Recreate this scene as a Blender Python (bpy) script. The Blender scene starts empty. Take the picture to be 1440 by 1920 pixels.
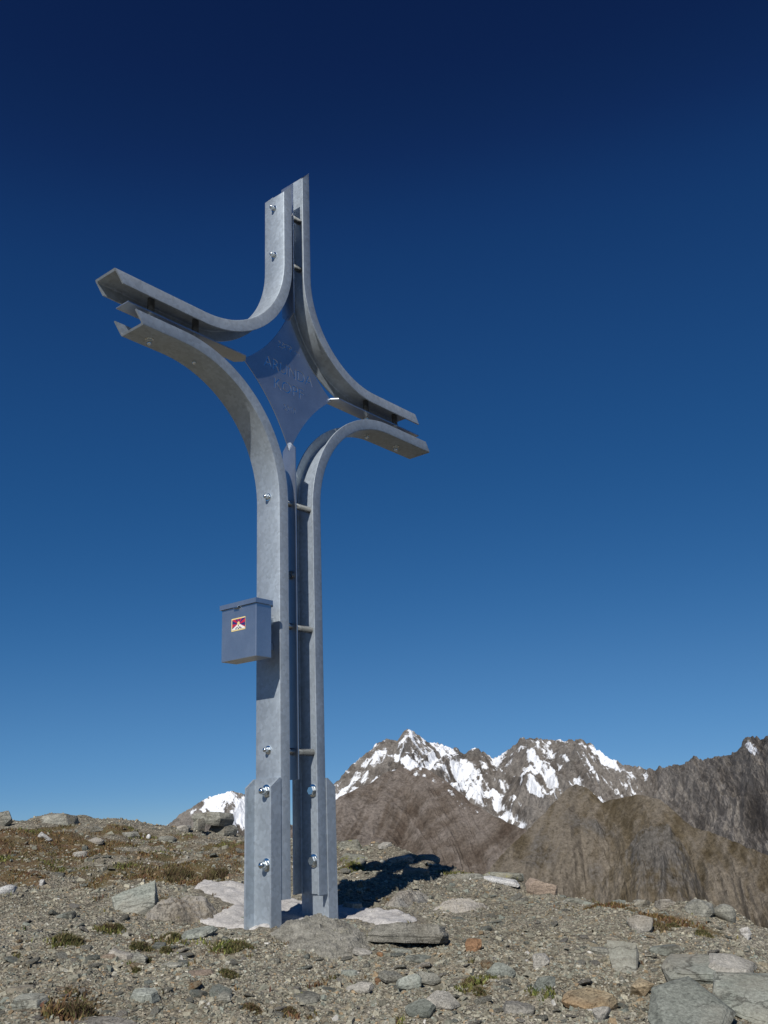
import bpy, bmesh, math, random
import numpy as np
from mathutils import Vector, Matrix, Euler

rng = np.random.default_rng(7)
random.seed(7)
SC = bpy.context.scene
COL = SC.collection

# ------------------------------------------------------------------ camera
FPX = 1735.38                                  # focal length in photograph pixels (1440 x 1920)
YAW, PITCH, ROLL = 0.8974, 0.3191, -0.0414
CAM = np.array([-2.889, -2.8596, 0.3526])
FW = np.array([math.sin(YAW) * math.cos(PITCH), math.cos(YAW) * math.cos(PITCH), math.sin(PITCH)])
_r = np.array([math.cos(YAW), -math.sin(YAW), 0.0])
_u = np.cross(_r, FW)
RT = _r * math.cos(ROLL) + _u * math.sin(ROLL)
UP = _u * math.cos(ROLL) - _r * math.sin(ROLL)
cd = bpy.data.cameras.new('camera')
cam = bpy.data.objects.new('camera', cd)
COL.objects.link(cam)
cam.matrix_world = Matrix(((RT[0], UP[0], -FW[0], CAM[0]), (RT[1], UP[1], -FW[1], CAM[1]),
                           (RT[2], UP[2], -FW[2], CAM[2]), (0, 0, 0, 1)))
cd.sensor_fit = 'VERTICAL'
cd.sensor_height = 36.0
cd.lens = FPX / 1920 * 36.0
cd.clip_start = 0.05
cd.clip_end = 90000
SC.camera = cam

# ------------------------------------------------------------------ light
SUN_AZ, SUN_EL = math.radians(22), math.radians(40)
SDIR = np.array([-math.cos(SUN_EL) * math.cos(SUN_AZ), -math.cos(SUN_EL) * math.sin(SUN_AZ), math.sin(SUN_EL)])
w = bpy.data.worlds.new('World')
SC.world = w
w.use_nodes = True
nt = w.node_tree
nt.nodes.clear()
sky = nt.nodes.new('ShaderNodeTexSky')
sky.sky_type = 'NISHITA'
sky.sun_disc = False
sky.sun_elevation = SUN_EL
sky.sun_rotation = math.atan2(SDIR[0], SDIR[1])
sky.altitude = 6000
sky.air_density = 1.0
sky.dust_density = 0.0
sky.ozone_density = 6.0
SKS = 0.07
sc0 = nt.nodes.new('ShaderNodeVectorMath'); sc0.operation = 'SCALE'; sc0.inputs['Scale'].default_value = SKS
crv = nt.nodes.new('ShaderNodeRGBCurve')
for ch, pts in ((0, [(0, 0), (.0176, .0034), (.0252, .008), (.0467, .0185), (.1195, .074), (.287, .16), (1, .62)]),
                (1, [(0, 0), (.0369, .0146), (.0513, .042), (.0999, .095), (.2502, .225), (.4852, .352), (1, .68)]),
                (2, [(0, 0), (.0887, .066), (.1248, .152), (.2346, .27), (.521, .48), (.7011, .578), (1, .72)])):
    c_ = crv.mapping.curves[ch]
    c_.points[0].location = pts[0]; c_.points[1].location = pts[-1]
    for p_ in pts[1:-1]: c_.points.new(*p_)
crv.mapping.update()
sc1 = nt.nodes.new('ShaderNodeVectorMath'); sc1.operation = 'SCALE'; sc1.inputs['Scale'].default_value = 1 / SKS
bg = nt.nodes.new('ShaderNodeBackground')
bg.inputs[1].default_value = SKS
wo = nt.nodes.new('ShaderNodeOutputWorld')
nt.links.new(sky.outputs[0], sc0.inputs[0])
nt.links.new(sc0.outputs[0], crv.inputs['Color'])
nt.links.new(crv.outputs[0], sc1.inputs[0])
nt.links.new(sc1.outputs[0], bg.inputs[0])
nt.links.new(bg.outputs[0], wo.inputs[0])
sl = bpy.data.lights.new('sun', 'SUN')
sl.energy = 4.8
sl.angle = math.radians(0.53)
sl.color = (1.0, 0.955, 0.88)
so = bpy.data.objects.new('sun', sl)
so.rotation_euler = Vector(-SDIR).to_track_quat('-Z', 'Y').to_euler()
so.location = (-6, -3, 6)
COL.objects.link(so)
vs = SC.view_settings
vs.view_transform = 'Standard'
vs.look = 'None'
vs.exposure = 0.0
vs.gamma = 1.0
vs.use_curve_mapping = False

# ------------------------------------------------------------------ helpers
def ray(px, py):
    q = FW + RT * ((px - 720) / FPX) - UP * ((py - 960) / FPX)
    return q / np.linalg.norm(q)

def at(px, py, d):
    """point on the sight line through (px, py) at horizontal distance d from the viewpoint"""
    q = ray(px, py)
    return CAM + q * (d / math.hypot(q[0], q[1]))

def project(X):
    d = X - CAM
    z = d @ FW
    return 720 + FPX * (d @ RT) / z, 960 - FPX * (d @ UP) / z

def hash2(ix, iy, seed):
    h = (ix.astype(np.int64) * 374761393 + iy.astype(np.int64) * 668265263 + seed * 1442695041) & 0x7fffffff
    h = ((h ^ (h >> 13)) * 1274126177) & 0x7fffffff
    h = h ^ (h >> 16)
    return (h & 0xffff) / 65535.0

def vnoise(x, y, seed=0):
    x = np.asarray(x, float); y = np.asarray(y, float)
    ix = np.floor(x); iy = np.floor(y)
    fx = x - ix; fy = y - iy
    fx = fx * fx * fx * (fx * (fx * 6 - 15) + 10); fy = fy * fy * fy * (fy * (fy * 6 - 15) + 10)
    a = hash2(ix, iy, seed); b = hash2(ix + 1, iy, seed)
    c = hash2(ix, iy + 1, seed); d = hash2(ix + 1, iy + 1, seed)
    return (a * (1 - fx) + b * fx) * (1 - fy) + (c * (1 - fx) + d * fx) * fy

def fbm(x, y, o=4, seed=0, gain=0.5):
    s = 0; a = 1; t = 0
    c, sn = math.cos(0.6), math.sin(0.6)
    for i in range(o):
        s = s + a * (vnoise(x, y, seed + i * 17) - 0.5); t += a
        x, y = (x * c - y * sn) * 2.03 + 3.1, (x * sn + y * c) * 2.03 + 1.7
        a *= gain
    return s / t * 2

def ridged(x, y, o=4, seed=0, gain=0.5):
    s = 0; a = 1; t = 0
    for i in range(o):
        s = s + a * (1 - np.abs(2 * vnoise(x, y, seed + i * 17) - 1)); t += a
        x, y = x * 2.07 + 5.3, y * 2.07 + 2.1
        a *= gain
    return s / t

def noise3(p, f, seed=0):
    x, y, z = p[:, 0] * f, p[:, 1] * f, p[:, 2] * f
    return (vnoise(x + 11.3, y + z * 0.71, seed) + vnoise(y + 5.1, z - x * 0.63, seed + 5) + vnoise(z + 7.7, x + y * 0.57, seed + 9)) / 1.5 - 1

def np_mesh(name, v, f, mat=None, smooth=False, col=None, attrs=None):
    """v (n,3), f (m,k) of one polygon size"""
    me = bpy.data.meshes.new(name)
    v = np.asarray(v, np.float32); f = np.asarray(f, np.int32)
    me.vertices.add(len(v)); me.vertices.foreach_set('co', v.ravel())
    k = f.shape[1]
    me.loops.add(f.size); me.loops.foreach_set('vertex_index', f.ravel())
    me.polygons.add(len(f)); me.polygons.foreach_set('loop_start', np.arange(len(f), dtype=np.int32) * k)
    me.polygons.foreach_set('loop_total', np.full(len(f), k, np.int32))
    me.update(calc_edges=True)
    me.polygons.foreach_set('use_smooth', np.full(len(f), smooth))
    if col is not None:
        ca = me.color_attributes.new('tint', 'FLOAT_COLOR', 'POINT')
        c4 = np.ones((len(v), 4), np.float32); c4[:, :3] = col
        ca.data.foreach_set('color', c4.ravel())
    for n, a in (attrs or {}).items():
        at_ = me.attributes.new(n, 'FLOAT', 'POINT'); at_.data.foreach_set('value', np.asarray(a, np.float32))
    if mat: me.materials.append(mat)
    return me

def link(name, me, parent=None, loc=None):
    o = bpy.data.objects.new(name, me); COL.objects.link(o)
    if parent is not None: o.parent = parent
    if loc is not None: o.location = loc
    return o

def tag(o, label=None, cat=None, group=None, kind=None):
    if label: o['label'] = label
    if cat: o['category'] = cat
    if group: o['group'] = group
    if kind: o['kind'] = kind
    return o

def empty(name, loc=(0, 0, 0)):
    o = bpy.data.objects.new(name, None); o.empty_display_size = 0.1
    o.location = loc; COL.objects.link(o); return o

# ------------------------------------------------------------------ materials
def newmat(name):
    m = bpy.data.materials.new(name); m.use_nodes = True
    n = m.node_tree; n.nodes.clear()
    out = n.nodes.new('ShaderNodeOutputMaterial'); b = n.nodes.new('ShaderNodeBsdfPrincipled')
    n.links.new(b.outputs[0], out.inputs[0])
    return m, n, b
def N(n, t, **kw):
    x = n.nodes.new('ShaderNode' + t)
    for k, v in kw.items():
        if k.startswith('i_'):
            key = k[2:]; key = int(key) if key.isdigit() else key.replace('_', ' ')
            x.inputs[key].default_value = v
        else: setattr(x, k, v)
    return x
def ramp(n, stops, interp='LINEAR'):
    r = n.nodes.new('ShaderNodeValToRGB'); r.color_ramp.interpolation = interp
    e = r.color_ramp.elements
    while len(e) > 1: e.remove(e[-1])
    e[0].position = stops[0][0]; e[0].color = (*stops[0][1], 1)
    for p, c in stops[1:]:
        q = e.new(p); q.color = (*c, 1)
    return r
def g3(v): return (v, v, v)
def mixc(n, fac, a, b, mode='MIX'):
    m = n.nodes.new('ShaderNodeMix'); m.data_type = 'RGBA'; m.blend_type = mode
    for s, v in ((m.inputs[0], fac), (m.inputs[6], a), (m.inputs[7], b)):
        if hasattr(v, 'links') or hasattr(v, 'is_linked'): n.links.new(v, s)
        else: s.default_value = v if isinstance(v, (int, float)) else (*v, 1)
    return m.outputs[2]
def bump(n, b, src, strength=0.3, dist=0.01, prev=None):
    x = N(n, 'Bump', i_Strength=strength, i_Distance=dist)
    n.links.new(src, x.inputs['Height'])
    if prev: n.links.new(prev, x.inputs['Normal'])
    n.links.new(x.outputs[0], b.inputs['Normal'])
    return x.outputs[0]

def metal(name, base, rough, metallic, spangle=0.25, bmp=0.05, scale=60):
    m, n, b = newmat(name)
    tc = N(n, 'TexCoord')
    v = N(n, 'TexVoronoi', i_Scale=scale); n.links.new(tc.outputs['Object'], v.inputs['Vector'])
    no = N(n, 'TexNoise', i_Scale=7.0, i_Detail=6.0, i_Roughness=0.65); n.links.new(tc.outputs['Object'], no.inputs['Vector'])
    n2 = N(n, 'TexNoise', i_Scale=180.0, i_Detail=3.0); n.links.new(tc.outputs['Object'], n2.inputs['Vector'])
    sep = N(n, 'SeparateColor'); n.links.new(v.outputs['Color'], sep.inputs[0])
    lo = tuple(c * (1 - spangle) for c in base); hi = tuple(min(1, c * (1 + spangle * .7)) for c in base)
    c1 = mixc(n, sep.outputs[0], lo, hi)
    r2 = ramp(n, [(0.3, g3(0.88)), (0.7, g3(1.06))]); n.links.new(no.outputs[0], r2.inputs[0])
    c2 = mixc(n, 1.0, c1, r2.outputs[0], 'MULTIPLY')
    n.links.new(c2, b.inputs['Base Color'])
    mr = N(n, 'MapRange', i_3=rough - .07, i_4=rough + .09); n.links.new(no.outputs[0], mr.inputs[0]); n.links.new(mr.outputs[0], b.inputs['Roughness'])
    b.inputs['Metallic'].default_value = metallic
    bump(n, b, n2.outputs[0], bmp, 0.002)
    return m
M_GALV = metal('galvanised_steel', (0.405, 0.46, 0.515), 0.55, 0.58, 0.12, 0.10, 70)
M_STAIN = metal('brushed_stainless', (0.53, 0.575, 0.635), 0.37, 0.92, 0.04, 0.04, 200)
M_BOLT = metal('zinc_bolt', (0.72, 0.76, 0.78), 0.16, 1.0, 0.04, 0.0, 90)
M_TUBE = metal('steel_tube', (0.52, 0.49, 0.45), 0.25, 1.0, 0.04, 0.02, 90)

def flat(name, c, rough=0.5, spec=0.4):
    m, n, b = newmat(name)
    no = N(n, 'TexNoise', i_Scale=90.0, i_Detail=2.0)
    r = ramp(n, [(0.3, tuple(x * .85 for x in c)), (0.7, c)]); n.links.new(no.outputs[0], r.inputs[0])
    n.links.new(r.outputs[0], b.inputs['Base Color'])
    b.inputs['Roughness'].default_value = rough
    b.inputs['Specular IOR Level'].default_value = spec
    return m

def rock_mat(name, c0, c1, stain, lichen=0.0, scale=1.0, stainamt=0.5, dust=0.0):
    m, n, b = newmat(name)
    tc = N(n, 'TexCoord'); oi = N(n, 'ObjectInfo')
    add = N(n, 'VectorMath', operation='ADD')
    mul = N(n, 'VectorMath', operation='SCALE'); mul.inputs['Scale'].default_value = 13.0
    cmb = N(n, 'CombineXYZ'); n.links.new(oi.outputs['Random'], cmb.inputs[0]); n.links.new(oi.outputs['Random'], cmb.inputs[2])
    n.links.new(cmb.outputs[0], mul.inputs[0]); n.links.new(tc.outputs['Object'], add.inputs[0]); n.links.new(mul.outputs[0], add.inputs[1])
    P = add.outputs[0]
    a = N(n, 'TexNoise', i_Scale=9.0 * scale, i_Detail=9.0, i_Roughness=0.68); n.links.new(P, a.inputs['Vector'])
    mp = N(n, 'Mapping'); mp.inputs['Scale'].default_value = (5, 5, 60); mp.inputs['Rotation'].default_value = (0.25, 0.18, 0); n.links.new(P, mp.inputs[0])
    st = N(n, 'TexNoise', i_Scale=1.2 * scale, i_Detail=7.0, i_Roughness=0.6); n.links.new(mp.outputs[0], st.inputs['Vector'])
    sp = N(n, 'TexNoise', i_Scale=130.0 * scale, i_Detail=4.0, i_Roughness=0.75); n.links.new(P, sp.inputs['Vector'])
    big = N(n, 'TexNoise', i_Scale=4.0 * scale, i_Detail=4.0); n.links.new(P, big.inputs['Vector'])
    r1 = ramp(n, [(0.32, c0), (0.68, c1)]); n.links.new(a.outputs[0], r1.inputs[0])
    r2 = ramp(n, [(0.30, g3(0.72)), (0.62, g3(1.12))]); n.links.new(st.outputs[0], r2.inputs[0])
    c = mixc(n, 1.0, r1.outputs[0], r2.outputs[0], 'MULTIPLY')
    r3 = ramp(n, [(0.33, g3(0.55)), (0.5, g3(0.98)), (0.68, g3(1.42))]); n.links.new(sp.outputs[0], r3.inputs[0])
    c = mixc(n, 1.0, c, r3.outputs[0], 'MULTIPLY')
    wv = N(n, 'VectorMath', operation='MULTIPLY_ADD'); n.links.new(a.outputs['Color'], wv.inputs[0]); wv.inputs[1].default_value = (.16, .16, .16); n.links.new(P, wv.inputs[2])
    m2 = N(n, 'Mapping'); m2.inputs['Scale'].default_value = (4, 9, 16); m2.inputs['Rotation'].default_value = (0.3, 0.2, 0.5); n.links.new(wv.outputs[0], m2.inputs[0])
    ck = N(n, 'TexVoronoi', feature='DISTANCE_TO_EDGE', i_Scale=1.0 * scale); n.links.new(m2.outputs[0], ck.inputs['Vector'])
    rk_ = ramp(n, [(0.0, g3(0.0)), (0.028, g3(1.0))]); n.links.new(ck.outputs['Distance'], rk_.inputs[0])
    ckm = ramp(n, [(0.45, g3(1)), (0.54, g3(0))]); n.links.new(big.outputs[0], ckm.inputs[0])
    rk2 = N(n, 'Math', operation='MAXIMUM'); n.links.new(rk_.outputs[0], rk2.inputs[0]); n.links.new(ckm.outputs[0], rk2.inputs[1])
    c = mixc(n, rk2.outputs[0], tuple(x * .5 for x in c0), c)
    r4 = ramp(n, [(0.50, g3(0)), (0.68, g3(stainamt))]); n.links.new(big.outputs[0], r4.inputs[0])
    c = mixc(n, r4.outputs[0], c, stain)
    if dust:
        geo = N(n, 'NewGeometry'); sx = N(n, 'SeparateXYZ'); n.links.new(geo.outputs['Normal'], sx.inputs[0])
        ad = N(n, 'Math', operation='MULTIPLY_ADD'); n.links.new(a.outputs[0], ad.inputs[0]); ad.inputs[1].default_value = 0.9; n.links.new(sx.outputs[2], ad.inputs[2])
        ad2 = N(n, 'Math', operation='MULTIPLY'); n.links.new(ad.outputs[0], ad2.inputs[0]); ad2.inputs[1].default_value = 0.6
        rd = ramp(n, [(0.66, g3(0)), (0.88, g3(dust))]); n.links.new(ad2.outputs[0], rd.inputs[0])
        c = mixc(n, rd.outputs[0], c, (0.40, 0.375, 0.335))
    if lichen:
        li = N(n, 'TexNoise', i_Scale=16.0, i_Detail=6.0, i_Roughness=0.7); n.links.new(P, li.inputs['Vector'])
        r5 = ramp(n, [(0.66 - lichen * .2, g3(0)), (0.72 - lichen * .2, g3(0.85))]); n.links.new(li.outputs[0], r5.inputs[0])
        c = mixc(n, r5.outputs[0], c, (0.25, 0.25, 0.07))
    hs = N(n, 'HueSaturation'); n.links.new(c, hs.inputs['Color'])
    mr = N(n, 'MapRange', i_3=0.78, i_4=1.2); n.links.new(oi.outputs['Random'], mr.inputs[0]); n.links.new(mr.outputs[0], hs.inputs['Value'])
    n.links.new(hs.outputs[0], b.inputs['Base Color'])
    b.inputs['Roughness'].default_value = 0.85
    b.inputs['Specular IOR Level'].default_value = 0.25
    p = bump(n, b, a.outputs[0], 0.8, 0.03)
    p = bump(n, b, st.outputs[0], 0.7, 0.014, p)
    p = bump(n, b, rk2.outputs[0], 0.6, 0.006, p)
    bump(n, b, sp.outputs[0], 0.8, 0.006, p)
    return m
R_GREY = rock_mat('schist_grey', (0.185, 0.183, 0.155), (0.345, 0.34, 0.295), (0.22, 0.17, 0.11), 0.12, 1.0, 0.45)
R_GREEN = rock_mat('schist_greenish', (0.165, 0.18, 0.155), (0.30, 0.315, 0.28), (0.29, 0.26, 0.21), 0.0, 0.8, 0.6)
R_PALE = rock_mat('schist_pale', (0.25, 0.24, 0.21), (0.42, 0.40, 0.36), (0.30, 0.24, 0.17), 0.0, 1.0, 0.4)
R_OCHRE = rock_mat('rock_ochre', (0.30, 0.24, 0.15), (0.50, 0.41, 0.28), (0.27, 0.13, 0.04), 0.0, 1.0, 0.8)
R_RUST = rock_mat('rock_rusty', (0.22, 0.125, 0.065), (0.32, 0.19, 0.11), (0.20, 0.12, 0.07), 0.0, 1.0, 0.6)
R_PINK = rock_mat('rock_pinkish', (0.26, 0.205, 0.16), (0.37, 0.295, 0.235), (0.30, 0.24, 0.18), 0.0, 1.0, 0.5)
R_WHITE = rock_mat('quartz_white', (0.42, 0.42, 0.41), (0.64, 0.64, 0.63), (0.50, 0.44, 0.36), 0.0, 1.0, 0.3)
R_LICH = rock_mat('rock_lichen', (0.17, 0.17, 0.14), (0.33, 0.33, 0.28), (0.22, 0.18, 0.10), 0.5, 1.0, 0.5)
R_ROUGH = rock_mat('rock_granular', (0.185, 0.178, 0.15), (0.375, 0.36, 0.315), (0.25, 0.22, 0.17), 0.1, 1.8, 0.35)
R_DUST = rock_mat('rock_dusty', (0.22, 0.20, 0.165), (0.38, 0.35, 0.30), (0.27, 0.21, 0.14), 0.18, 1.0, 0.5, 0.9)

# gravel: per-stone tint x fine speckle
m, n, b = newmat('gravel_chips')
ca = N(n, 'VertexColor', layer_name='tint'); tc = N(n, 'TexCoord')
sp = N(n, 'TexNoise', i_Scale=160.0, i_Detail=4.0, i_Roughness=0.7); n.links.new(tc.outputs['Object'], sp.inputs['Vector'])
rr = ramp(n, [(0.33, g3(0.7)), (0.66, g3(1.25))]); n.links.new(sp.outputs[0], rr.inputs[0])
n.links.new(mixc(n, 1.0, ca.outputs[0], rr.outputs[0], 'MULTIPLY'), b.inputs['Base Color'])
b.inputs['Roughness'].default_value = 0.85; b.inputs['Specular IOR Level'].default_value = 0.25
bump(n, b, sp.outputs[0], 0.5, 0.004)
M_GRAVEL = m

# ground between the stones
m, n, b = newmat('scree_soil')
tc = N(n, 'TexCoord'); O = tc.outputs['Object']
vg = N(n, 'Attribute', attribute_name='veg')
a = N(n, 'TexNoise', i_Scale=1.7, i_Detail=8.0, i_Roughness=0.65); n.links.new(O, a.inputs['Vector'])
v1 = N(n, 'TexVoronoi', i_Scale=70.0, i_Randomness=1.0); n.links.new(O, v1.inputs['Vector'])
v2 = N(n, 'TexVoronoi', i_Scale=170.0); n.links.new(O, v2.inputs['Vector'])
sp = N(n, 'TexNoise', i_Scale=220.0, i_Detail=3.0, i_Roughness=0.7); n.links.new(O, sp.inputs['Vector'])
r1 = ramp(n, [(0.3, (0.155, 0.137, 0.10)), (0.5, (0.21, 0.19, 0.15)), (0.72, (0.26, 0.245, 0.205))]); n.links.new(a.outputs[0], r1.inputs[0])
s1 = N(n, 'SeparateColor'); n.links.new(v1.outputs['Color'], s1.inputs[0])
r2 = ramp(n, [(0.0, g3(0.55)), (0.5, g3(0.95)), (1.0, g3(1.45))]); n.links.new(s1.outputs[0], r2.inputs[0])
c = mixc(n, 1.0, r1.outputs[0], r2.outputs[0], 'MULTIPLY')
s2 = N(n, 'SeparateColor'); n.links.new(v2.outputs['Color'], s2.inputs[0])
r3 = ramp(n, [(0.0, g3(0.65)), (1.0, g3(1.3))]); n.links.new(s2.outputs[1], r3.inputs[0])
c = mixc(n, 1.0, c, r3.outputs[0], 'MULTIPLY')
vr = ramp(n, [(0.35, (0.085, 0.075, 0.03)), (0.5, (0.12, 0.085, 0.04)), (0.65, (0.13, 0.075, 0.045))])
vn = N(n, 'TexNoise', i_Scale=6.0, i_Detail=6.0, i_Roughness=0.7); n.links.new(O, vn.inputs['Vector']); n.links.new(vn.outputs[0], vr.inputs[0])
va = N(n, 'Math', operation='MULTIPLY_ADD'); n.links.new(sp.outputs[0], va.inputs[0]); va.inputs[1].default_value = 1.0; n.links.new(vg.outputs['Fac'], va.inputs[2])
vt = ramp(n, [(0.75, g3(0)), (1.15, g3(0.9))]); n.links.new(va.outputs[0], vt.inputs[0])
c = mixc(n, vt.outputs[0], c, vr.outputs[0])
n.links.new(c, b.inputs['Base Color'])
b.inputs['Roughness'].default_value = 0.92; b.inputs['Specular IOR Level'].default_value = 0.15
p = bump(n, b, v1.outputs['Distance'], 0.7, 0.012)
p = bump(n, b, v2.outputs['Distance'], 0.6, 0.006, p)
bump(n, b, sp.outputs[0], 0.5, 0.004, p)
M_SOIL = m

m, n, b = newmat('mortar')
tc = N(n, 'TexCoord'); O = tc.outputs['Object']
a = N(n, 'TexNoise', i_Scale=7.0, i_Detail=8.0, i_Roughness=0.7); n.links.new(O, a.inputs['Vector'])
sp = N(n, 'TexNoise', i_Scale=150.0, i_Detail=4.0, i_Roughness=0.75); n.links.new(O, sp.inputs['Vector'])
r1 = ramp(n, [(0.30, (0.26, 0.245, 0.225)), (0.44, (0.42, 0.405, 0.39)), (0.72, (0.53, 0.515, 0.50))]); n.links.new(a.outputs[0], r1.inputs[0])
r2 = ramp(n, [(0.34, g3(0.6)), (0.55, g3(1.08))]); n.links.new(sp.outputs[0], r2.inputs[0])
n.links.new(mixc(n, 1.0, r1.outputs[0], r2.outputs[0], 'MULTIPLY'), b.inputs['Base Color'])
b.inputs['Roughness'].default_value = 0.95
p = bump(n, b, a.outputs[0], 0.5, 0.03); bump(n, b, sp.outputs[0], 0.5, 0.004, p)
M_MORTAR = m

m, n, b = newmat('alpine_leaf')
ca = N(n, 'VertexColor', layer_name='tint')
n.links.new(ca.outputs[0], b.inputs['Base Color']); b.inputs['Roughness'].default_value = 0.7
b.inputs['Specular IOR Level'].default_value = 0.2
M_LEAF = m

def mountain_mat(name, c0, c1, c2, scale, snowc=(0.80, 0.83, 0.88)):
    m, n, b = newmat(name)
    tc = N(n, 'TexCoord'); O = tc.outputs['Object']
    sn = N(n, 'Attribute', attribute_name='snow'); rk = N(n, 'Attribute', attribute_name='rock'); stv = N(n, 'Attribute', attribute_name='streak')
    a = N(n, 'TexNoise', i_Scale=0.004 * scale, i_Detail=9.0, i_Roughness=0.68); n.links.new(O, a.inputs['Vector'])
    f = N(n, 'TexNoise', i_Scale=0.075 * scale, i_Detail=8.0, i_Roughness=0.78); n.links.new(O, f.inputs['Vector'])
    r1 = ramp(n, [(0.3, c0), (0.5, c1), (0.68, c2)])
    ad = N(n, 'Math', operation='MULTIPLY_ADD'); n.links.new(stv.outputs['Fac'], ad.inputs[0]); ad.inputs[1].default_value = 0.55; n.links.new(a.outputs[0], ad.inputs[2])
    n.links.new(ad.outputs[0], r1.inputs[0])
    r2 = ramp(n, [(0.33, g3(0.5)), (0.66, g3(1.42))]); n.links.new(f.outputs[0], r2.inputs[0])
    c = mixc(n, 1.0, r1.outputs[0], r2.outputs[0], 'MULTIPLY')
    cg = N(n, 'TexNoise', i_Scale=0.022 * scale, i_Detail=10.0, i_Roughness=0.82); n.links.new(O, cg.inputs['Vector'])
    cgr = ramp(n, [(0.54, g3(0)), (0.62, g3(0.6))]); n.links.new(cg.outputs[0], cgr.inputs[0])
    c = mixc(n, cgr.outputs[0], c, tuple(x * .55 for x in c0))
    cgl = ramp(n, [(0.36, g3(0.5)), (0.44, g3(0))]); n.links.new(cg.outputs[0], cgl.inputs[0])
    c = mixc(n, cgl.outputs[0], c, tuple(x * 1.1 for x in c2))
    kf = N(n, 'Math', operation='MULTIPLY_ADD'); n.links.new(f.outputs[0], kf.inputs[0]); kf.inputs[1].default_value = 1.3; n.links.new(rk.outputs['Fac'], kf.inputs[2])
    kr = ramp(n, [(0.95, g3(0)), (1.3, g3(0.85))]); n.links.new(kf.outputs[0], kr.inputs[0])
    rc = ramp(n, [(0.35, (0.05, 0.048, 0.043)), (0.6, (0.15, 0.14, 0.13))]); n.links.new(f.outputs[0], rc.inputs[0])
    c = mixc(n, kr.outputs[0], c, rc.outputs[0])
    s1 = N(n, 'Math', operation='MULTIPLY_ADD'); n.links.new(f.outputs[0], s1.inputs[0]); s1.inputs[1].default_value = 1.5; n.links.new(sn.outputs['Fac'], s1.inputs[2])
    sr = ramp(n, [(1.05, g3(0)), (1.32, g3(0.95))]); 
    s2 = N(n, 'Math', operation='MULTIPLY'); n.links.new(s1.outputs[0], s2.inputs[0]); s2.inputs[1].default_value = 0.5
    sr.color_ramp.elements[0].position = 0.54; sr.color_ramp.elements[1].position = 0.66
    k2 = N(n, 'Math', operation='MULTIPLY'); n.links.new(kf.outputs[0], k2.inputs[0]); k2.inputs[1].default_value = 0.5
    kr.color_ramp.elements[0].position = 0.48; kr.color_ramp.elements[1].position = 0.64
    n.links.new(k2.outputs[0], kr.inputs[0])
    n.links.new(s2.outputs[0], sr.inputs[0])
    c = mixc(n, sr.outputs[0], c, snowc)
    n.links.new(c, b.inputs['Base Color'])
    b.inputs['Roughness'].default_value = 0.95; b.inputs['Specular IOR Level'].default_value = 0.1
    p = bump(n, b, f.outputs[0], 0.55, 9.0 / scale)
    return m

# ------------------------------------------------------------------ ground shape
RIM = [(-500, 1590, 7.5), (-300, 1575, 8), (-100, 1552, 8.5), (0, 1548, 8.6), (60, 1545, 9), (85, 1536, 9), (110, 1524, 9), (135, 1532, 9), (160, 1540, 9.1),
       (240, 1538, 9.5), (300, 1552, 9.5), (360, 1560, 9), (440, 1566, 8.5), (550, 1580, 7.5), (640, 1592, 6.8),
       (720, 1594, 6.6), (760, 1604, 6.5), (830, 1626, 6.3), (900, 1643, 6.1), (980, 1655, 6.0), (1050, 1674, 5.7),
       (1130, 1692, 5.5), (1200, 1700, 5.4), (1300, 1708, 5.2), (1380, 1728, 4.9), (1440, 1758, 4.6), (1600, 1830, 4.4), (1900, 1930, 4.2)]
INNER = [(0, 1920, 2.5), (360, 1920, 2.55), (720, 1920, 2.6), (1080, 1920, 2.65), (1440, 1920, 2.7),
         (0, 1800, 3.3), (300, 1800, 3.4), (600, 1800, 3.4), (900, 1800, 3.42), (1150, 1800, 3.4), (1440, 1830, 3.25),
         (0, 1700, 4.4), (250, 1710, 4.2), (0, 1620, 5.8), (250, 1620, 5.8), (430, 1640, 5.3), (-300, 1700, 4.4), (-300, 1850, 3.0),
         (800, 1725, 4.2), (1000, 1725, 4.3), (1250, 1750, 4.05), (700, 1650, 5.2), (900, 1685, 4.8), (1100, 1715, 4.5), (1700, 1900, 3.0)]
ctl = [at(*p) for p in RIM + INNER]
for x, y in ((0, 0), (-.25, -.1), (.25, .1), (-.1, .2), (.15, -.2), (-.3, .3)): ctl.append(np.array([x, y, -0.025]))
fw2 = np.array([math.sin(YAW), math.cos(YAW)]); rt2 = np.array([math.cos(YAW), -math.sin(YAW)])
for dd, ss, zz in ((1.2, 0, -.62), (1.1, -1, -.62), (1.1, 1, -.66), (0, 0, -1.15), (0, -2, -1.1), (0, 2, -1.25), (-4, 0, -2.9), (-4, -5, -2.9), (-4, 5, -3.1), (1, -4, -.6), (1, 4, -1.2)):
    q = CAM[:2] + fw2 * dd + rt2 * ss; ctl.append(np.array([q[0], q[1], zz]))
ctl = np.array(ctl)
def _tps(r2): return 0.5 * r2 * np.log(r2 + 1e-12)
K = _tps(((ctl[:, None, :2] - ctl[None, :, :2]) ** 2).sum(-1)) + np.eye(len(ctl)) * 0.01
Pm = np.c_[np.ones(len(ctl)), ctl[:, :2]]
A_ = np.block([[K, Pm], [Pm.T, np.zeros((3, 3))]])
SOL = np.linalg.solve(A_, np.r_[ctl[:, 2], 0, 0, 0])
rimaz = []; rimd = []
for p in RIM:
    q = at(*p)[:2] - CAM[:2]; rimaz.append(math.atan2(q @ rt2, q @ fw2)); rimd.append(p[2])
def tps(x, y):
    r2 = (x[:, None] - ctl[None, :, 0]) ** 2 + (y[:, None] - ctl[None, :, 1]) ** 2
    return _tps(r2) @ SOL[:-3] + SOL[-3] + SOL[-2] * x + SOL[-1] * y
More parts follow.
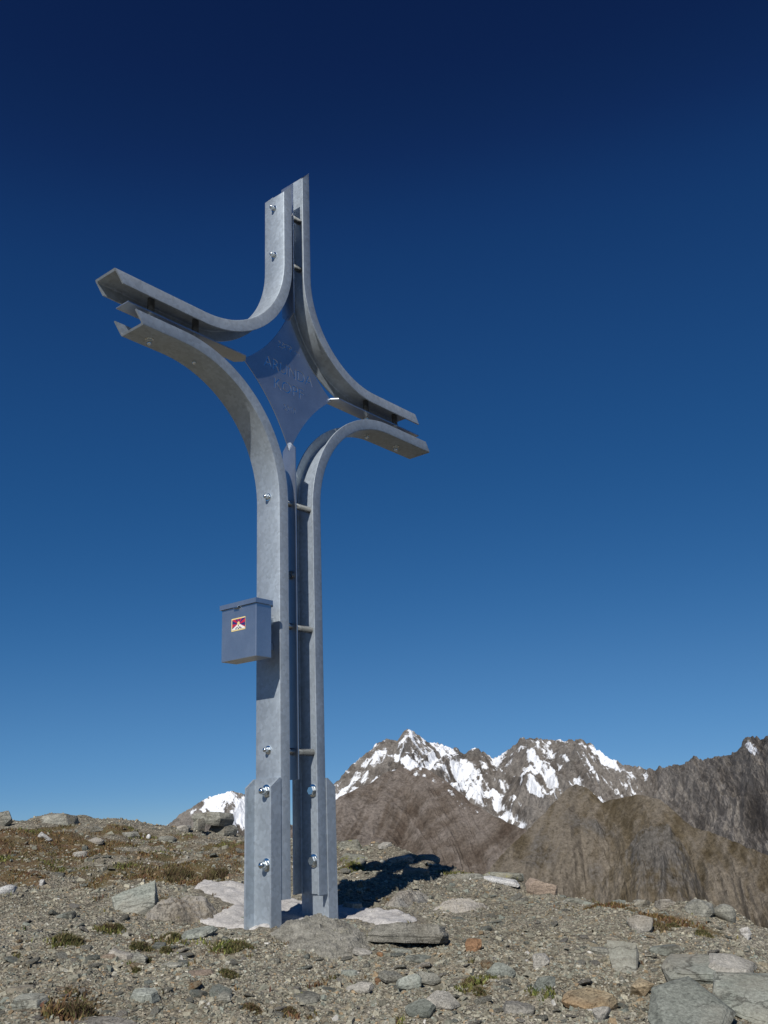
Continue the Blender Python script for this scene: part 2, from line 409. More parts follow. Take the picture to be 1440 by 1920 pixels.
def ground_z(x, y):
    x = np.atleast_1d(np.asarray(x, float)); y = np.atleast_1d(np.asarray(y, float))
    dx = x - CAM[0]; dy = y - CAM[1]
    f = dx * fw2[0] + dy * fw2[1]; s = dx * rt2[0] + dy * rt2[1]
    d = np.hypot(f, s); az = np.arctan2(s, f)
    dr = np.interp(az, rimaz, rimd)
    de = np.minimum(d, dr); k = de / np.maximum(d, 1e-6)
    out = np.empty_like(x)
    for i in range(0, len(x), 40000):
        sl_ = slice(i, i + 40000)
        out[sl_] = tps(CAM[0] + dx[sl_] * k[sl_], CAM[1] + dy[sl_] * k[sl_])
    back = np.clip((np.abs(az) - 0.7) / 0.8, 0, 1)
    out = out * (1 - back) + back * np.clip(-1.15 - 0.22 * d, -60, 0)
    t = d - dr
    t = np.maximum(t, 0)
    out -= np.where(back > 0.5, 0.15 * t, 0.75 * t * t / (t + 0.5))
    near = np.clip(1.6 - np.hypot(x, y), 0, 1)
    am = 1 - 0.75 * near
    out += am * (0.075 * fbm(x * 1.1, y * 1.1, 3, 3) + 0.045 * fbm(x * 4.5, y * 4.5, 3, 8)) + 0.012 * fbm(x * 17, y * 17, 3, 21)
    return out
_ds = np.geomspace(1.0, 14, 1500)
def hit(px, py):
    q = ray(px, py); h = math.hypot(q[0], q[1])
    X = CAM[0] + q[0] / h * _ds; Y = CAM[1] + q[1] / h * _ds; Z = CAM[2] + q[2] / h * _ds
    g = ground_z(X, Y); i = np.argmax(Z <= g)
    if not (Z <= g).any(): i = np.argmin(np.abs(Z - g) + 1e3 * (_ds > 10))
    return np.array([X[i], Y[i], g[i]])
def mpp(p): return float((np.asarray(p) - CAM) @ FW) / FPX          # metres per photograph pixel at p

# patches of low vegetation: px, py, rx, ry, strength
PATCH = [(180, 1600, 70, 14, .8), (300, 1600, 80, 14, .8), (110, 1632, 60, 14, .8), (190, 1650, 70, 12, .7), (420, 1585, 50, 10, .8), (110, 1552, 50, 8, .9), (300, 1690, 60, 10, .5), (60, 1700, 60, 10, .4), (240, 1558, 80, 6, .8), (760, 1905, 50, 8, .3), (620, 1850, 60, 8, .3), (1000, 1870, 50, 8, .3), (30, 1600, 130, 60, .8), (30, 1650, 60, 18, 1.0), (120, 1590, 90, 30, .7), (330, 1630, 90, 30, 1.0), (260, 1650, 60, 20, .9), (400, 1610, 60, 40, .7), (230, 1585, 120, 18, .7),
         (450, 1600, 40, 60, .7), (60, 1560, 60, 12, .8), (350, 1570, 60, 10, .6), (150, 1900, 55, 30, .9), (200, 1745, 50, 16, .6), (280, 1765, 70, 16, .5), (430, 1775, 50, 12, .5),
         (1240, 1722, 60, 14, 1.2), (1150, 1690, 60, 8, 1.0), (1320, 1745, 60, 8, .6), (1110, 1682, 50, 6, .8), (850, 1638, 60, 8, .7), (660, 1625, 30, 12, .9), (735, 1690, 30, 14, .5),
         (900, 1850, 26, 14, .5), (480, 1900, 40, 14, .4), (300, 1860, 60, 14, .3), (120, 1768, 40, 14, .7), (560, 1910, 60, 10, .35)]
patch_w = []
for px, py, rx, ry, s in PATCH:
    p = hit(px, py); patch_w.append((p, s, rx * mpp(p), max(ry * mpp(p) * 5.0, rx * mpp(p) * .5)))
def veg_mask(x, y):
    v = np.zeros_like(x)
    for p, s, a, b_ in patch_w:
        q = p[:2] - CAM[:2]; q = q / np.linalg.norm(q)
        dx = x - p[0]; dy = y - p[1]
        f = dx * q[0] + dy * q[1]; t = dx * q[1] - dy * q[0]
        v = np.maximum(v, s * np.exp(-((t / a) ** 2 + (f / b_) ** 2)))
    v = v + 0.35 * fbm(x * 3.2, y * 3.2, 4, 40) * (v > .02)
    return np.clip(v, 0, 1.2)

azs = np.unique(np.r_[np.linspace(-math.pi, -0.62, 60), np.linspace(-0.62, 0.62, 520), np.linspace(0.62, math.pi, 60)])
ds = np.r_[np.geomspace(0.25, 2.2, 24)[:-1], np.geomspace(2.2, 11, 380), np.geomspace(11.3, 1400, 60)]
AZ, DD = np.meshgrid(azs, ds)
GX = CAM[0] + DD * (fw2[0] * np.cos(AZ) + rt2[0] * np.sin(AZ)); GY = CAM[1] + DD * (fw2[1] * np.cos(AZ) + rt2[1] * np.sin(AZ))
GZ = np.maximum(ground_z(GX.ravel(), GY.ravel()), -470)
V = np.c_[GX.ravel(), GY.ravel(), GZ]
nr, nc = AZ.shape
I = np.arange(nr * nc).reshape(nr, nc)
Fq = np.stack([I[:-1, :-1].ravel(), I[1:, :-1].ravel(), I[1:, 1:].ravel(), I[:-1, 1:].ravel()], -1)[:, ::-1]
gme = np_mesh('ground', V, Fq, M_SOIL, True, attrs={'veg': veg_mask(V[:, 0], V[:, 1])})
tag(link('ground', gme), kind='structure')

# valley floor, a sheet out to the horizon
m, n, b = newmat('valley_floor')
no = N(n, 'TexNoise', i_Scale=0.002, i_Detail=8.0); tc = N(n, 'TexCoord'); n.links.new(tc.outputs['Object'], no.inputs['Vector'])
rr = ramp(n, [(0.35, (0.07, 0.065, 0.04)), (0.65, (0.15, 0.13, 0.10))]); n.links.new(no.outputs[0], rr.inputs[0]); n.links.new(rr.outputs[0], b.inputs['Base Color'])
b.inputs['Roughness'].default_value = 1.0
bm = bmesh.new(); bmesh.ops.create_circle(bm, cap_ends=True, segments=96, radius=60000)
me = bpy.data.meshes.new('valley_floor'); bm.to_mesh(me); bm.free(); me.materials.append(m)
tag(link('valley_floor', me, loc=(0, 0, -455)), kind='structure')

# ------------------------------------------------------------------ mountains
def mountain(name, crest, dist, slope, depth, mat, seed, amp, wave, jag, snow=(), rocks=(), step=2.0, rows=200, shear=0.0, snow_top=0.0, back=0.9):
    cx = np.array([c[0] for c in crest], float); cy = np.array([c[1] for c in crest], float)
    px = np.arange(cx[0], cx[-1] + step, step)
    py = np.interp(px, cx, cy)
    dd = dist if np.isscalar(dist) else np.interp(px, [q[0] for q in dist], [q[1] for q in dist])
    dd = np.full_like(px, dd) if np.isscalar(dd) else dd
    C = np.array([at(a, b_, c) for a, b_, c in zip(px, py, dd)])
    dirs = C[:, :2] - CAM[:2]; L = np.linalg.norm(dirs, axis=1); dirs = dirs / L[:, None]
    scale_u = np.median(dd) / FPX                                  # metres per px at the crest
    t = np.r_[-np.geomspace(1, depth * .5, 16)[::-1], 0, np.linspace(0, 1, rows)[1:] ** 1.25 * depth]   # >0 towards the viewer
    T, Uix = np.meshgrid(t, np.arange(len(px)), indexing='ij')
    U = px[Uix] * scale_u
    R = L[Uix] - T
    H = C[Uix, 2]
    # gullies run down the slope: fine across, coarse along
    warp = fbm(U / (wave * 2.2), T / (wave * 2.5), 3, seed + 50) * wave * .8
    a1 = ridged((U + warp + shear * T) / wave, T / (wave * 4.0) + 3.3, 3, seed)
    a2 = ridged((U - warp * .5 - shear * .6 * T) / (wave * .37), T / (wave * 1.1), 4, seed + 9, .6)
    a3 = fbm(U / (wave * .12), T / (wave * .16), 4, seed + 23, .62)
    near = np.clip(np.abs(T) / (wave * .55), 0, 1)
    big = np.clip(np.abs(T) / (wave * 1.6), 0, 1)
    fall = np.where(T > 0, slope * T, -back * T)
    Z = H - fall + amp * ((a1 - .55) * 1.3 * big + (a2 - .5) * .75 * near + a3 * .15 * (.35 + .65 * near))
    Z += jag * (fbm(U / (wave * .07), T / (wave * .1), 4, seed + 77, .7)) * np.exp(-np.abs(T) / (wave * .5))
    X = CAM[0] + dirs[Uix, 0] * R; Y = CAM[1] + dirs[Uix, 1] * R
    V = np.stack([X.ravel(), Y.ravel(), Z.ravel()], -1)
    PX, PY = project(V)
    sm = np.zeros(len(V)); rm = np.zeros(len(V))
    for arr, lst in ((sm, snow), (rm, rocks)):
        for (x0, y0, la, lb, ang, s) in lst:
            c_, s_ = math.cos(math.radians(ang)), math.sin(math.radians(ang))
            e = ((PX - x0) * c_ + (PY - y0) * s_) / la; f = (-(PX - x0) * s_ + (PY - y0) * c_) / lb
            np.maximum(arr, s * np.exp(-(e * e + f * f) ** 1.5), out=arr)
    if snow_top:
        sm = np.maximum(sm, snow_top * np.exp(-np.abs(T.ravel()) / (wave * .6)) * np.clip((1230 - PX) / 60, 0.12, 1))
    st_n = (ridged((U + shear * T) / (wave * .1), T / (wave * .9), 2, seed + 31).ravel() - .5)
    gul = (0.62 - a2).ravel()
    fine = a3.ravel()
    sm = np.where(sm > .04, sm * .8 + gul * 1.3 + fine * .9 + st_n * .7 - .02, -1)
    rm = rm + np.clip((a2.ravel() - .62) * 1.6, 0, .6) * .5 + fine * .25
    st = (a2.ravel() - .5) * .7 + (ridged((U + shear * T) / (wave * .1), T / (wave * .9), 2, seed + 31).ravel() - .5) * .6
    r, c = T.shape
    I = np.arange(r * c).reshape(r, c)
    F = np.stack([I[:-1, :-1].ravel(), I[1:, :-1].ravel(), I[1:, 1:].ravel(), I[:-1, 1:].ravel()], -1)
    me = np_mesh(name, V, F, mat, False, attrs={'snow': sm, 'rock': rm, 'streak': st})
    return tag(link(name, me), kind='structure')

MB = mountain_mat('mountain_grey_rock', (0.075, 0.066, 0.058), (0.125, 0.112, 0.10), (0.185, 0.17, 0.155), 1.0)
MD = mountain_mat('mountain_brown_scree', (0.072, 0.055, 0.043), (0.112, 0.092, 0.076), (0.165, 0.142, 0.125), 1.6)
ME = mountain_mat('hill_brown_turf', (0.065, 0.05, 0.028), (0.11, 0.09, 0.062), (0.16, 0.138, 0.11), 2.4)

mountain('far_snow_peak', [(180, 1610), (250, 1580), (310, 1548), (345, 1522), (380, 1500), (410, 1490), (437, 1483), (455, 1488), (480, 1500), (520, 1530), (570, 1560), (660, 1610)],
         8200, 0.75, 2200, MB, 3, 130, 420, 16, rows=120, step=1.5, shear=-.5,
         snow=[(425, 1505, 50, 34, 20, .75), (450, 1530, 22, 24, 40, .6), (385, 1512, 34, 8, -30, .4)], rocks=[(418, 1515, 14, 22, 60, .5), (350, 1545, 40, 24, 0, .2)])
mountain('snow_dusted_range', [(520, 1600), (570, 1540), (625, 1470), (650, 1445), (680, 1420), (705, 1396), (725, 1386), (745, 1387), (757, 1369), (764, 1366), (772, 1370), (785, 1380), (805, 1393), (830, 1395), (850, 1402), (870, 1413), (880, 1405), (888, 1402), (897, 1403), (910, 1412), (925, 1423), (940, 1413), (960, 1400), (975, 1386), (990, 1381), (1020, 1385), (1050, 1388), (1075, 1389), (1090, 1385), (1110, 1396), (1130, 1413), (1160, 1429), (1190, 1439), (1225, 1444), (1240, 1439), (1270, 1431), (1300, 1423), (1330, 1421), (1370, 1416), (1385, 1401), (1400, 1386), (1410, 1383), (1425, 1385), (1440, 1376), (1480, 1360), (1560, 1372), (1700, 1420)],
         [(520, 3900), (900, 4100), (1230, 3400), (1440, 2600), (1700, 2200)], 0.62, 1900, MB, 12, 110, 300, 15, rows=300, step=1.6, shear=-.45, snow_top=.22,
         snow=[(765, 1430, 50, 8, 22, 1.0), (830, 1437, 60, 10, 8, .9), (900, 1480, 120, 26, 42, .85), (960, 1530, 60, 14, 40, .8), (1000, 1430, 40, 24, 60, .7), (1040, 1470, 40, 16, 50, .7), (1000, 1475, 30, 10, 30, .6), (1120, 1408, 50, 9, 28, .9), (1160, 1440, 50, 9, 28, .6), (1090, 1480, 60, 8, 32, .4),
               (655, 1480, 36, 13, -45, .9), (700, 1425, 40, 16, -30, .5), (780, 1385, 24, 12, 35, .8), (930, 1430, 30, 14, 50, .6), (1410, 1400, 30, 8, 45, .35)],
         rocks=[(770, 1412, 40, 14, 20, .5), (850, 1412, 45, 13, 10, .5), (890, 1412, 16, 12, 0, .5), (985, 1400, 20, 26, 0, .4), (1060, 1420, 60, 30, 20, .3), (1290, 1470, 60, 30, 50, .35), (1400, 1430, 60, 40, 40, .4)])
mountain('brown_scree_spur', [(540, 1560), (600, 1520), (640, 1492), (690, 1470), (720, 1450), (760, 1437), (800, 1441), (840, 1466), (880, 1502), (930, 1532), (985, 1556), (1020, 1580), (1080, 1640)],
         [(540, 2300), (760, 2600), (1080, 2000)], 0.60, 1200, MD, 33, 34, 220, 4, rows=200, step=2, shear=.5,
         snow=[(800, 1455, 50, 10, 30, .28), (860, 1500, 40, 8, 38, .25)], rocks=[(780, 1455, 40, 14, 10, .25)])
mountain('brown_ridge', [(860, 1700), (910, 1640), (960, 1582), (1000, 1546), (1040, 1502), (1062, 1480), (1080, 1471), (1100, 1477), (1130, 1503), (1150, 1500), (1180, 1492), (1205, 1490), (1240, 1502), (1270, 1526), (1300, 1552), (1340, 1562), (1390, 1584), (1440, 1604), (1560, 1650), (1750, 1720)],
         [(860, 1300), (1080, 1700), (1440, 1300), (1750, 1000)], 0.58, 900, ME, 51, 36, 160, 3, rows=200, step=2, shear=.25,
         rocks=[(1085, 1480, 20, 14, 0, .4), (1110, 1550, 60, 16, 20, .55), (1220, 1590, 40, 40, 0, .6), (1250, 1640, 60, 40, 20, .5), (1010, 1590, 40, 40, 30, .35), (1115, 1640, 20, 30, 0, .4)])
mountain('dark_crag_knoll', [(1060, 1740), (1110, 1680), (1150, 1625), (1180, 1585), (1200, 1556), (1230, 1546), (1255, 1552), (1275, 1575), (1300, 1620), (1330, 1690), (1370, 1760)],
         1050, 0.75, 420, ME, 71, 26, 70, 4, rows=150, step=1.5, shear=.1,
         rocks=[(1225, 1590, 60, 60, 0, .75), (1250, 1650, 60, 30, 0, .5), (1190, 1600, 16, 40, 0, .6)])

# ------------------------------------------------------------------ the summit cross
W, F = 0.14, 0.055
HW = W / 2
DL, DU = 0.2703, 0.1898
ZT, ZB = 2.4779, 2.2812
XLU, XLL, XRU, XRL = -1.0425, -0.8962, 0.9191, 1.0409
ZTL, ZTR = 3.3732, 3.5969
TW = 0.0075

def mesh_obj(name, verts, faces, mat, parent=None, smooth=False, bevel=0):
    me = bpy.data.meshes.new(name); me.from_pydata([tuple(v) for v in verts], [], faces)
    bm = bmesh.new(); bm.from_mesh(me); bmesh.ops.recalc_face_normals(bm, faces=bm.faces)
    if bevel: bmesh.ops.bevel(bm, geom=[e for e in bm.edges if len(e.link_faces) == 2 and e.calc_face_angle(0) > 0.6], offset=bevel, segments=2, affect='EDGES', profile=0.5)
    bm.to_mesh(me); bm.free()
    if smooth:
        for p in me.polygons: p.use_smooth = True
    me.materials.append(mat)
    return link(name, me, parent)

def box_v(x0, x1, y0, y1, z0, z1):
    v = [(x, y, z) for z in (z0, z1) for y in (y0, y1) for x in (x0, x1)]
    f = [(0, 2, 3, 1), (4, 5, 7, 6), (0, 1, 5, 4), (2, 6, 7, 3), (0, 4, 6, 2), (1, 3, 7, 5)]
    return v, f

def channel(name, sx, v, D, za, xe, R, ze, m_vert, m_arm, parent, hb=HW):
    """U channel bent from an upright into an arm; web outside, flanges pointing to the middle of the cross"""
    x0 = sx * D / 2; zc = za + v * R
    st = []                                                    # (x, z, tx, tz, nx, nz)
    for k in np.linspace(0, 1, 12)[:-1]:
        st.append((x0, ze + (zc - ze) * k, 0, -v, -sx, 0))
    for t in np.linspace(0, math.pi / 2, 30):
        st.append((x0 + sx * R - sx * R * math.cos(t), zc - v * R * math.sin(t), sx * math.sin(t), -v * math.cos(t), -sx * math.cos(t), -v * math.sin(t)))
    xs = x0 + sx * R
    for k in np.linspace(0, 1, 10)[1:]:
        st.append((xs + (xe - xs) * k, za, sx, 0, 0, -v))
    c = 0.006; t = TW; h = HW
    prof = [(0.0018, -h + .0018), (0, -h + c), (0, hb - c), (0.0018, hb - .0018), (c, hb), (F - .001, hb), (F, hb - .001), (F, hb - t), (t + .004, hb - t), (t, hb - t - .004), (t, -h + t + .004), (t + .004, -h + t), (F, -h + t), (F, -h + .001), (F - .001, -h), (c, -h)]
    n = len(prof); V = []
    for i, (x, z, tx, tz, nx, nz) in enumerate(st):
        for o, y in prof:
            px, pz = x + nx * o, z + nz * o
            if i == 0: pz += m_vert * o
            if i == len(st) - 1: px += m_arm * o
            V.append((px, y, pz))
    Fc = []
    for i in range(len(st) - 1):
        for j in range(n):
            k = (j + 1) % n
            Fc.append((i * n + j, i * n + k, (i + 1) * n + k, (i + 1) * n + j))
    Fc.append(tuple(range(n))); Fc.append(tuple(range((len(st) - 1) * n, len(st) * n)))
    o = mesh_obj(name, V, Fc, M_GALV, parent)
    for p in o.data.polygons: p.use_smooth = True
    o.data.set_sharp_from_angle(angle=math.radians(24))
    return o

cross = tag(empty('summit_cross'), 'tall galvanised steel summit cross of four bent channel beams on the mortar pad', 'cross')
mT = (ZTR - ZTL) / DU; mL = (XLL - XLU) / (ZT - ZB); mR = (XRL - XRU) / (ZT - ZB)
channel('channel_beam', -1, -1, DL, ZB, XLL, 0.56, 0.065, 0.0, -mL, cross, 0.078)
channel('channel_beam', 1, -1, DL, ZB, XRL, 0.54, 0.065, 0.0, -mR, cross, 0.078)
channel('channel_beam', -1, 1, DU, ZT, XLU, 0.485, ZTL, mT, mL, cross)
channel('channel_beam', 1, 1, DU, ZT, XRU, 0.475, ZTR, -mT, mR, cross)

def sleeve(sx):
    """base bracket: channel set back to back against the post, flanges outwards, tops cut slanting"""
    a = sx * (DL / 2 + 0.0006); t = 0.009; e = 0.055; zb = -0.35; zt = 0.525; zl = 0.49
    h = HW + 0.0025
    V = []; Fc = []
    def prism(pts2, y0, y1):                                    # polygon in (o, z), extruded along y
        i = len(V); n = len(pts2)
        for y in (y0, y1):
            for o, z in pts2: V.append((a + sx * o, y, z))
        Fc.append(tuple(i + k for k in range(n))); Fc.append(tuple(i + n + k for k in reversed(range(n))))
        for k in range(n): Fc.append((i + k, i + (k + 1) % n, i + n + (k + 1) % n, i + n + k))
    prism([(0, zb), (t, zb), (t, zt), (0, zt)], -h + t, h + .008 - t)
    for y0, y1 in ((-h, -h + t), (h + .008 - t, h + .008)):
        prism([(0, zb), (e, zb), (e, zl), (t, zt), (0, zt)], y0, y1)
    return mesh_obj('base_bracket', V, Fc, M_GALV, cross)
sleeve(-1); sleeve(1)

# flat tie bars between the channels, pointed towards the plate
def tie_bar(axis, a0, a1, tip, w=0.041, t=0.005):
    """axis 'z': bar in the YZ plane from a0 to a1; axis 'x': bar lying flat at the arm height; tip = length of the point at a1"""
    s = 1 if a1 > a0 else -1
    out = [(a0, -w), (a1 - s * tip, -w), (a1 - s * tip * .12, -w * .22), (a1 - s * tip * .12, w * .22), (a1 - s * tip, w), (a0, w)]
    V = []
    for q in (-t / 2, t / 2):
        for a, y in out: V.append((q, y, a) if axis == 'z' else (a, y, ZC + q))
    n = len(out)
    Fc = [tuple(range(n)), tuple(range(n, 2 * n))] + [(k, (k + 1) % n, n + (k + 1) % n, n + k) for k in range(n)]
    return mesh_obj('tie_bar', V, Fc, M_STAIN, cross)
ZC = 2.375
tie_bar('z', 0.52, 2.055, 0.04); tie_bar('z', 3.492, 2.702, 0.03)
tie_bar('x', -0.955, -0.285, 0.03); tie_bar('x', 0.985, 0.285, 0.03)

def lathe_x(prof, seg=20, hexr=None):
    """surface of revolution about x from (x, r) pairs"""
    V = []; Fc = []
    for x, r in prof:
        for k in range(seg):
            a = 2 * math.pi * k / seg
            V.append((x, r * math.cos(a), r * math.sin(a)))
    for i in range(len(prof) - 1):
        for k in range(seg):
            q = (k + 1) % seg
            Fc.append((i * seg + k, i * seg + q, (i + 1) * seg + q, (i + 1) * seg + k))
    Fc.append(tuple(range(seg))); Fc.append(tuple(range((len(prof) - 1) * seg, len(prof) * seg)))
    return V, Fc
def join(*parts):
    V = []; Fc = []
    for v, f in parts:
        i = len(V); V += list(v); Fc += [tuple(i + k for k in q) for q in f]
    return V, Fc
def bolt_mesh(name, r, dome):
    wa = lathe_x([(0, r * 1.55), (-r * .22, r * 1.55), (-r * .24, r * 1.5)], 20)
    hx = lathe_x([(-r * .2, r * 1.05), (-r * .26, r * 1.1), (-r * .95, r * 1.1), (-r * 1.06, r * .98)], 6)
    pr = [wa, hx]
    if dome:
        q = [(-r * 1.0, r * .86)] + [(-r * (1.75 + 0.75 * math.sin(t)), r * .86 * math.cos(t)) for t in np.linspace(0, 1.45, 7)]
        pr.append(lathe_x(q, 16))
    o = mesh_obj(name, *join(*pr), M_BOLT)
    for p in o.data.polygons: p.use_smooth = True
    o.data.set_sharp_from_angle(angle=math.radians(35))
    me = o.data; bpy.data.objects.remove(o); return me
B_SMALL = bolt_mesh('cap_nut', 0.0115, True); B_BIG = bolt_mesh('cap_nut_large', 0.0165, True); B_HEAD = bolt_mesh('bolt_head', 0.0175, False)
def bolt(me, loc, direction, name='bolt'):
    o = link(name, me, cross, loc)
    o.rotation_euler = Vector(direction).to_track_quat('-X', 'Z').to_euler()
    return o
a = DL / 2; b_ = DU / 2
SP = [1.745, 1.172, 0.635]
for z in (1.745, 1.172, 0.638): bolt(B_SMALL, (-a, 0, z), (-1, 0, 0)); bolt(B_SMALL, (a, 0, z), (1, 0, 0))
for z in (0.476, 0.194):
    bolt(B_BIG, (-a - .0096, 0, z), (-1, 0, 0)); bolt(B_HEAD, (-a + TW, 0, z), (1, 0, 0))
    bolt(B_BIG, (a + .0096, 0, z), (1, 0, 0)); bolt(B_HEAD, (a - TW, 0, z), (-1, 0, 0))
for z in (3.305, 3.03): bolt(B_SMALL, (-b_, 0, z), (-1, 0, 0)); bolt(B_SMALL, (b_, 0, z), (1, 0, 0))
AX = (-0.807, -0.569, 0.59, 0.835)
for x in AX: bolt(B_SMALL, (x, 0.01, ZB), (0, 0, -1)); bolt(B_SMALL, (x, 0.01, ZT), (0, 0, 1))

def tube(p0, p1, r):
    p0 = Vector(p0); p1 = Vector(p1); L = (p1 - p0).length
    v, f = lathe_x([(0, r), (L, r)], 20)
    o = mesh_obj('spacer_tube', v, f, M_TUBE, cross)
    for p in o.data.polygons: p.use_smooth = len(p.vertices) == 4
    o.location = p0; o.rotation_euler = (p1 - p0).to_track_quat('X', 'Z').to_euler()
for z in SP: tube((-a + TW, 0, z), (a - TW, 0, z), 0.0155)
for z in (3.321, 3.032): tube((-b_ + TW, 0, z), (b_ - TW, 0, z), 0.0155)
for x in AX: tube((x, 0.01, ZB + TW), (x, 0.01, ZT - TW), 0.0155)
# round plug on the lower bar
v, f = lathe_x([(-.001, .02), (-.008, .02), (-.009, .012)], 20)
o = mesh_obj('plug', v, f, M_TUBE, cross); o.location = (-.0025, -0.005, 1.405)

# pierced name plate: a four-pointed plate with the lettering cut through it
cu = bpy.data.curves.new('plate_outline', 'CURVE'); cu.dimensions = '2D'; cu.fill_mode = 'BOTH'; cu.extrude = 0.002
def poly(pts):
    s = cu.splines.new('POLY'); s.points.add(len(pts) - 1)
    for p, q in zip(s.points, pts): p.co = (q[0], q[1], 0, 1)
    s.use_cyclic_u = True
tips = [(0, 2.005), (0.305, 2.368), (0, 2.735), (-0.298, 2.382)]
outl = []
for i in range(4):
    p = np.array(tips[i]); q = np.array(tips[(i + 1) % 4]); mid = (p + q) / 2; c = np.array((0, 2.37)) - mid; c /= np.linalg.norm(c)
    for t in np.linspace(0, 1, 16)[:-1]:
        outl.append(p + (q - p) * t + c * 0.034 * 4 * t * (1 - t))
poly(outl)
def letters(text, cx, cz, h, width):
    tcu = bpy.data.curves.new('t', 'FONT'); tcu.body = text; tcu.align_x = 'CENTER'; tcu.resolution_u = 4
    to = bpy.data.objects.new('t', tcu); COL.objects.link(to)
    bpy.context.view_layer.update()
    bpy.ops.object.select_all(action='DESELECT'); to.select_set(True); bpy.context.view_layer.objects.active = to
    bpy.ops.object.convert(target='CURVE')
    dat = to.data; allp = []
    for s in dat.splines:
        bp = s.bezier_points; pts = []
        for i in range(len(bp)):
            p0, p1 = bp[i], bp[(i + 1) % len(bp)]
            for t in (0, .34, .67):
                u = 1 - t; c = p0.co * u ** 3 + p0.handle_right * 3 * u * u * t + p1.handle_left * 3 * u * t * t + p1.co * t ** 3
                pts.append((c.x, c.y))
        q = [pts[0]]
        for p in pts[1:]:
            if math.hypot(p[0] - q[-1][0], p[1] - q[-1][1]) > 1e-3: q.append(p)
        allp.append(q)
    xs = [p[0] for q in allp for p in q]; ys = [p[1] for q in allp for p in q]
    kx = width / (max(xs) - min(xs)); kz = h / (max(ys) - min(ys)); mx = (max(xs) + min(xs)) / 2; mz = (max(ys) + min(ys)) / 2
    for q in allp: poly([(cx + (p[0] - mx) * kx, cz + (p[1] - mz) * kz) for p in q])
    bpy.data.objects.remove(to)
letters('2879 m', 0.0, 2.548, 0.034, 0.15)
letters('ARUNDA', 0.0, 2.425, 0.058, 0.33)
letters('KOPF', 0.0, 2.333, 0.058, 0.20)
letters('2010', 0.0, 2.225, 0.030, 0.085)
po = bpy.data.objects.new('plate', cu); COL.objects.link(po)
bpy.context.view_layer.update()
pme = bpy.data.meshes.new_from_object(po.evaluated_get(bpy.context.evaluated_depsgraph_get()))
bpy.data.objects.remove(po)
pme.transform(Matrix.Rotation(math.pi / 2, 4, 'X'))
pme.materials.clear(); pme.materials.append(M_STAIN)
pl = link('name_plate', pme, cross)
pl['label'] = 'four-pointed steel plate pierced with the summit name and height'

# ------------------------------------------------------------------ summit book box
XF, XB = -0.302, -0.216
Y0, Y1 = -0.101, 0.110
Z0, Z1 = 0.998, 1.236
bx = tag(empty('summit_book_box', ((XF + XB) / 2, (Y0 + Y1) / 2, Z0)), 'grey steel summit book box with overhanging lid and flag sticker, fixed to the cross upright', 'box')
ox, oy, oz = bx.location
def bpart(name, x0, x1, y0, y1, z0, z1, mat=M_STAIN, bev=0.0015, parent=None):
    v, f = box_v(x0 - ox, x1 - ox, y0 - oy, y1 - oy, z0 - oz, z1 - oz)
    return mesh_obj(name, v, f, mat, parent or bx, bevel=bev)
body = bpart('body', XF, XB, Y0, Y1, Z0, Z1)
lid = mesh_obj('lid', *join(box_v(XF - .008 - ox, XB + .004 - ox, Y0 - .006 - oy, Y1 + .006 - oy, Z1 + .001 - oz, Z1 + .003 - oz),
                            box_v(XF - .008 - ox, XF - .006 - ox, Y0 - .006 - oy, Y1 + .006 - oy, Z1 - .017 - oz, Z1 + .001 - oz),
                            box_v(XF - .006 - ox, XB + .004 - ox, Y0 - .006 - oy, Y0 - .004 - oy, Z1 - .017 - oz, Z1 + .001 - oz),
                            box_v(XF - .006 - ox, XB + .004 - ox, Y1 + .004 - oy, Y1 + .006 - oy, Z1 - .017 - oz, Z1 + .001 - oz)), M_STAIN, bx)
bpart('latch', XF - .012, XF - .0005, 0.0, 0.03, Z1 - .024, Z1 - .018, M_TUBE, .001)
bpart('hinge_pin', XB, XB + .008, Y0 - .004, Y1 + .004, Z1 - .024, Z1 - .016, M_TUBE, .002)
bpart('mounting_bracket', XB + .0005, -DL / 2 - .0006, -.03, .03, Z0 + .16, Z0 + .19, M_GALV, .001)
bpart('mounting_bracket', XB + .0005, -DL / 2 - .0006, -.03, .03, Z0 + .05, Z0 + .08, M_GALV, .001)
# flag sticker on the front of the box
SY0, SY1, SZ0, SZ1 = -0.036, 0.048, 1.118, 1.172       # near edge, far edge
F_YEL = flat('sticker_yellow', (0.78, 0.62, 0.28)); F_RED = flat('sticker_red', (0.50, 0.02, 0.06)); F_BLU = flat('sticker_blue', (0.025, 0.03, 0.17)); F_WHI = flat('sticker_white', (0.80, 0.79, 0.76)); F_INK = flat('sticker_ink', (0.05, 0.05, 0.06))
stk = bpart('sticker', XF - .0012, XF - .0002, SY0, SY1, SZ0, SZ1, F_YEL, 0)
def spoly(name, pts, lay, mat):
    x = XF - .0012 - .0004 * lay
    o = mesh_obj(name, [(x - ox, y - oy, z - oz) for y, z in pts], [tuple(range(len(pts)))], mat, stk)
    return o
iy0, iy1, iz0, iz1 = SY0 - 0.0, SY1 - .005, SZ0 + .005, SZ1 - .005
cy, cz = (iy0 + iy1) / 2, iz0 + (iz1 - iz0) * .48
def edge_pt(ang):
    c, s = math.cos(ang), math.sin(ang)
    t = min(x for x in ((iy1 - cy) / c if c > 1e-9 else 9, (iy0 - cy) / c if c < -1e-9 else 9, (iz1 - cz) / s if s > 1e-9 else 9, (iz0 - cz) / s if s < -1e-9 else 9))
    return (cy + c * t, cz + s * t)
cor = [(math.atan2(z - cz, y - cy), (y, z)) for y in (iy0, iy1) for z in (iz0, iz1)]
lo_a = -0.62; n_ray = 12
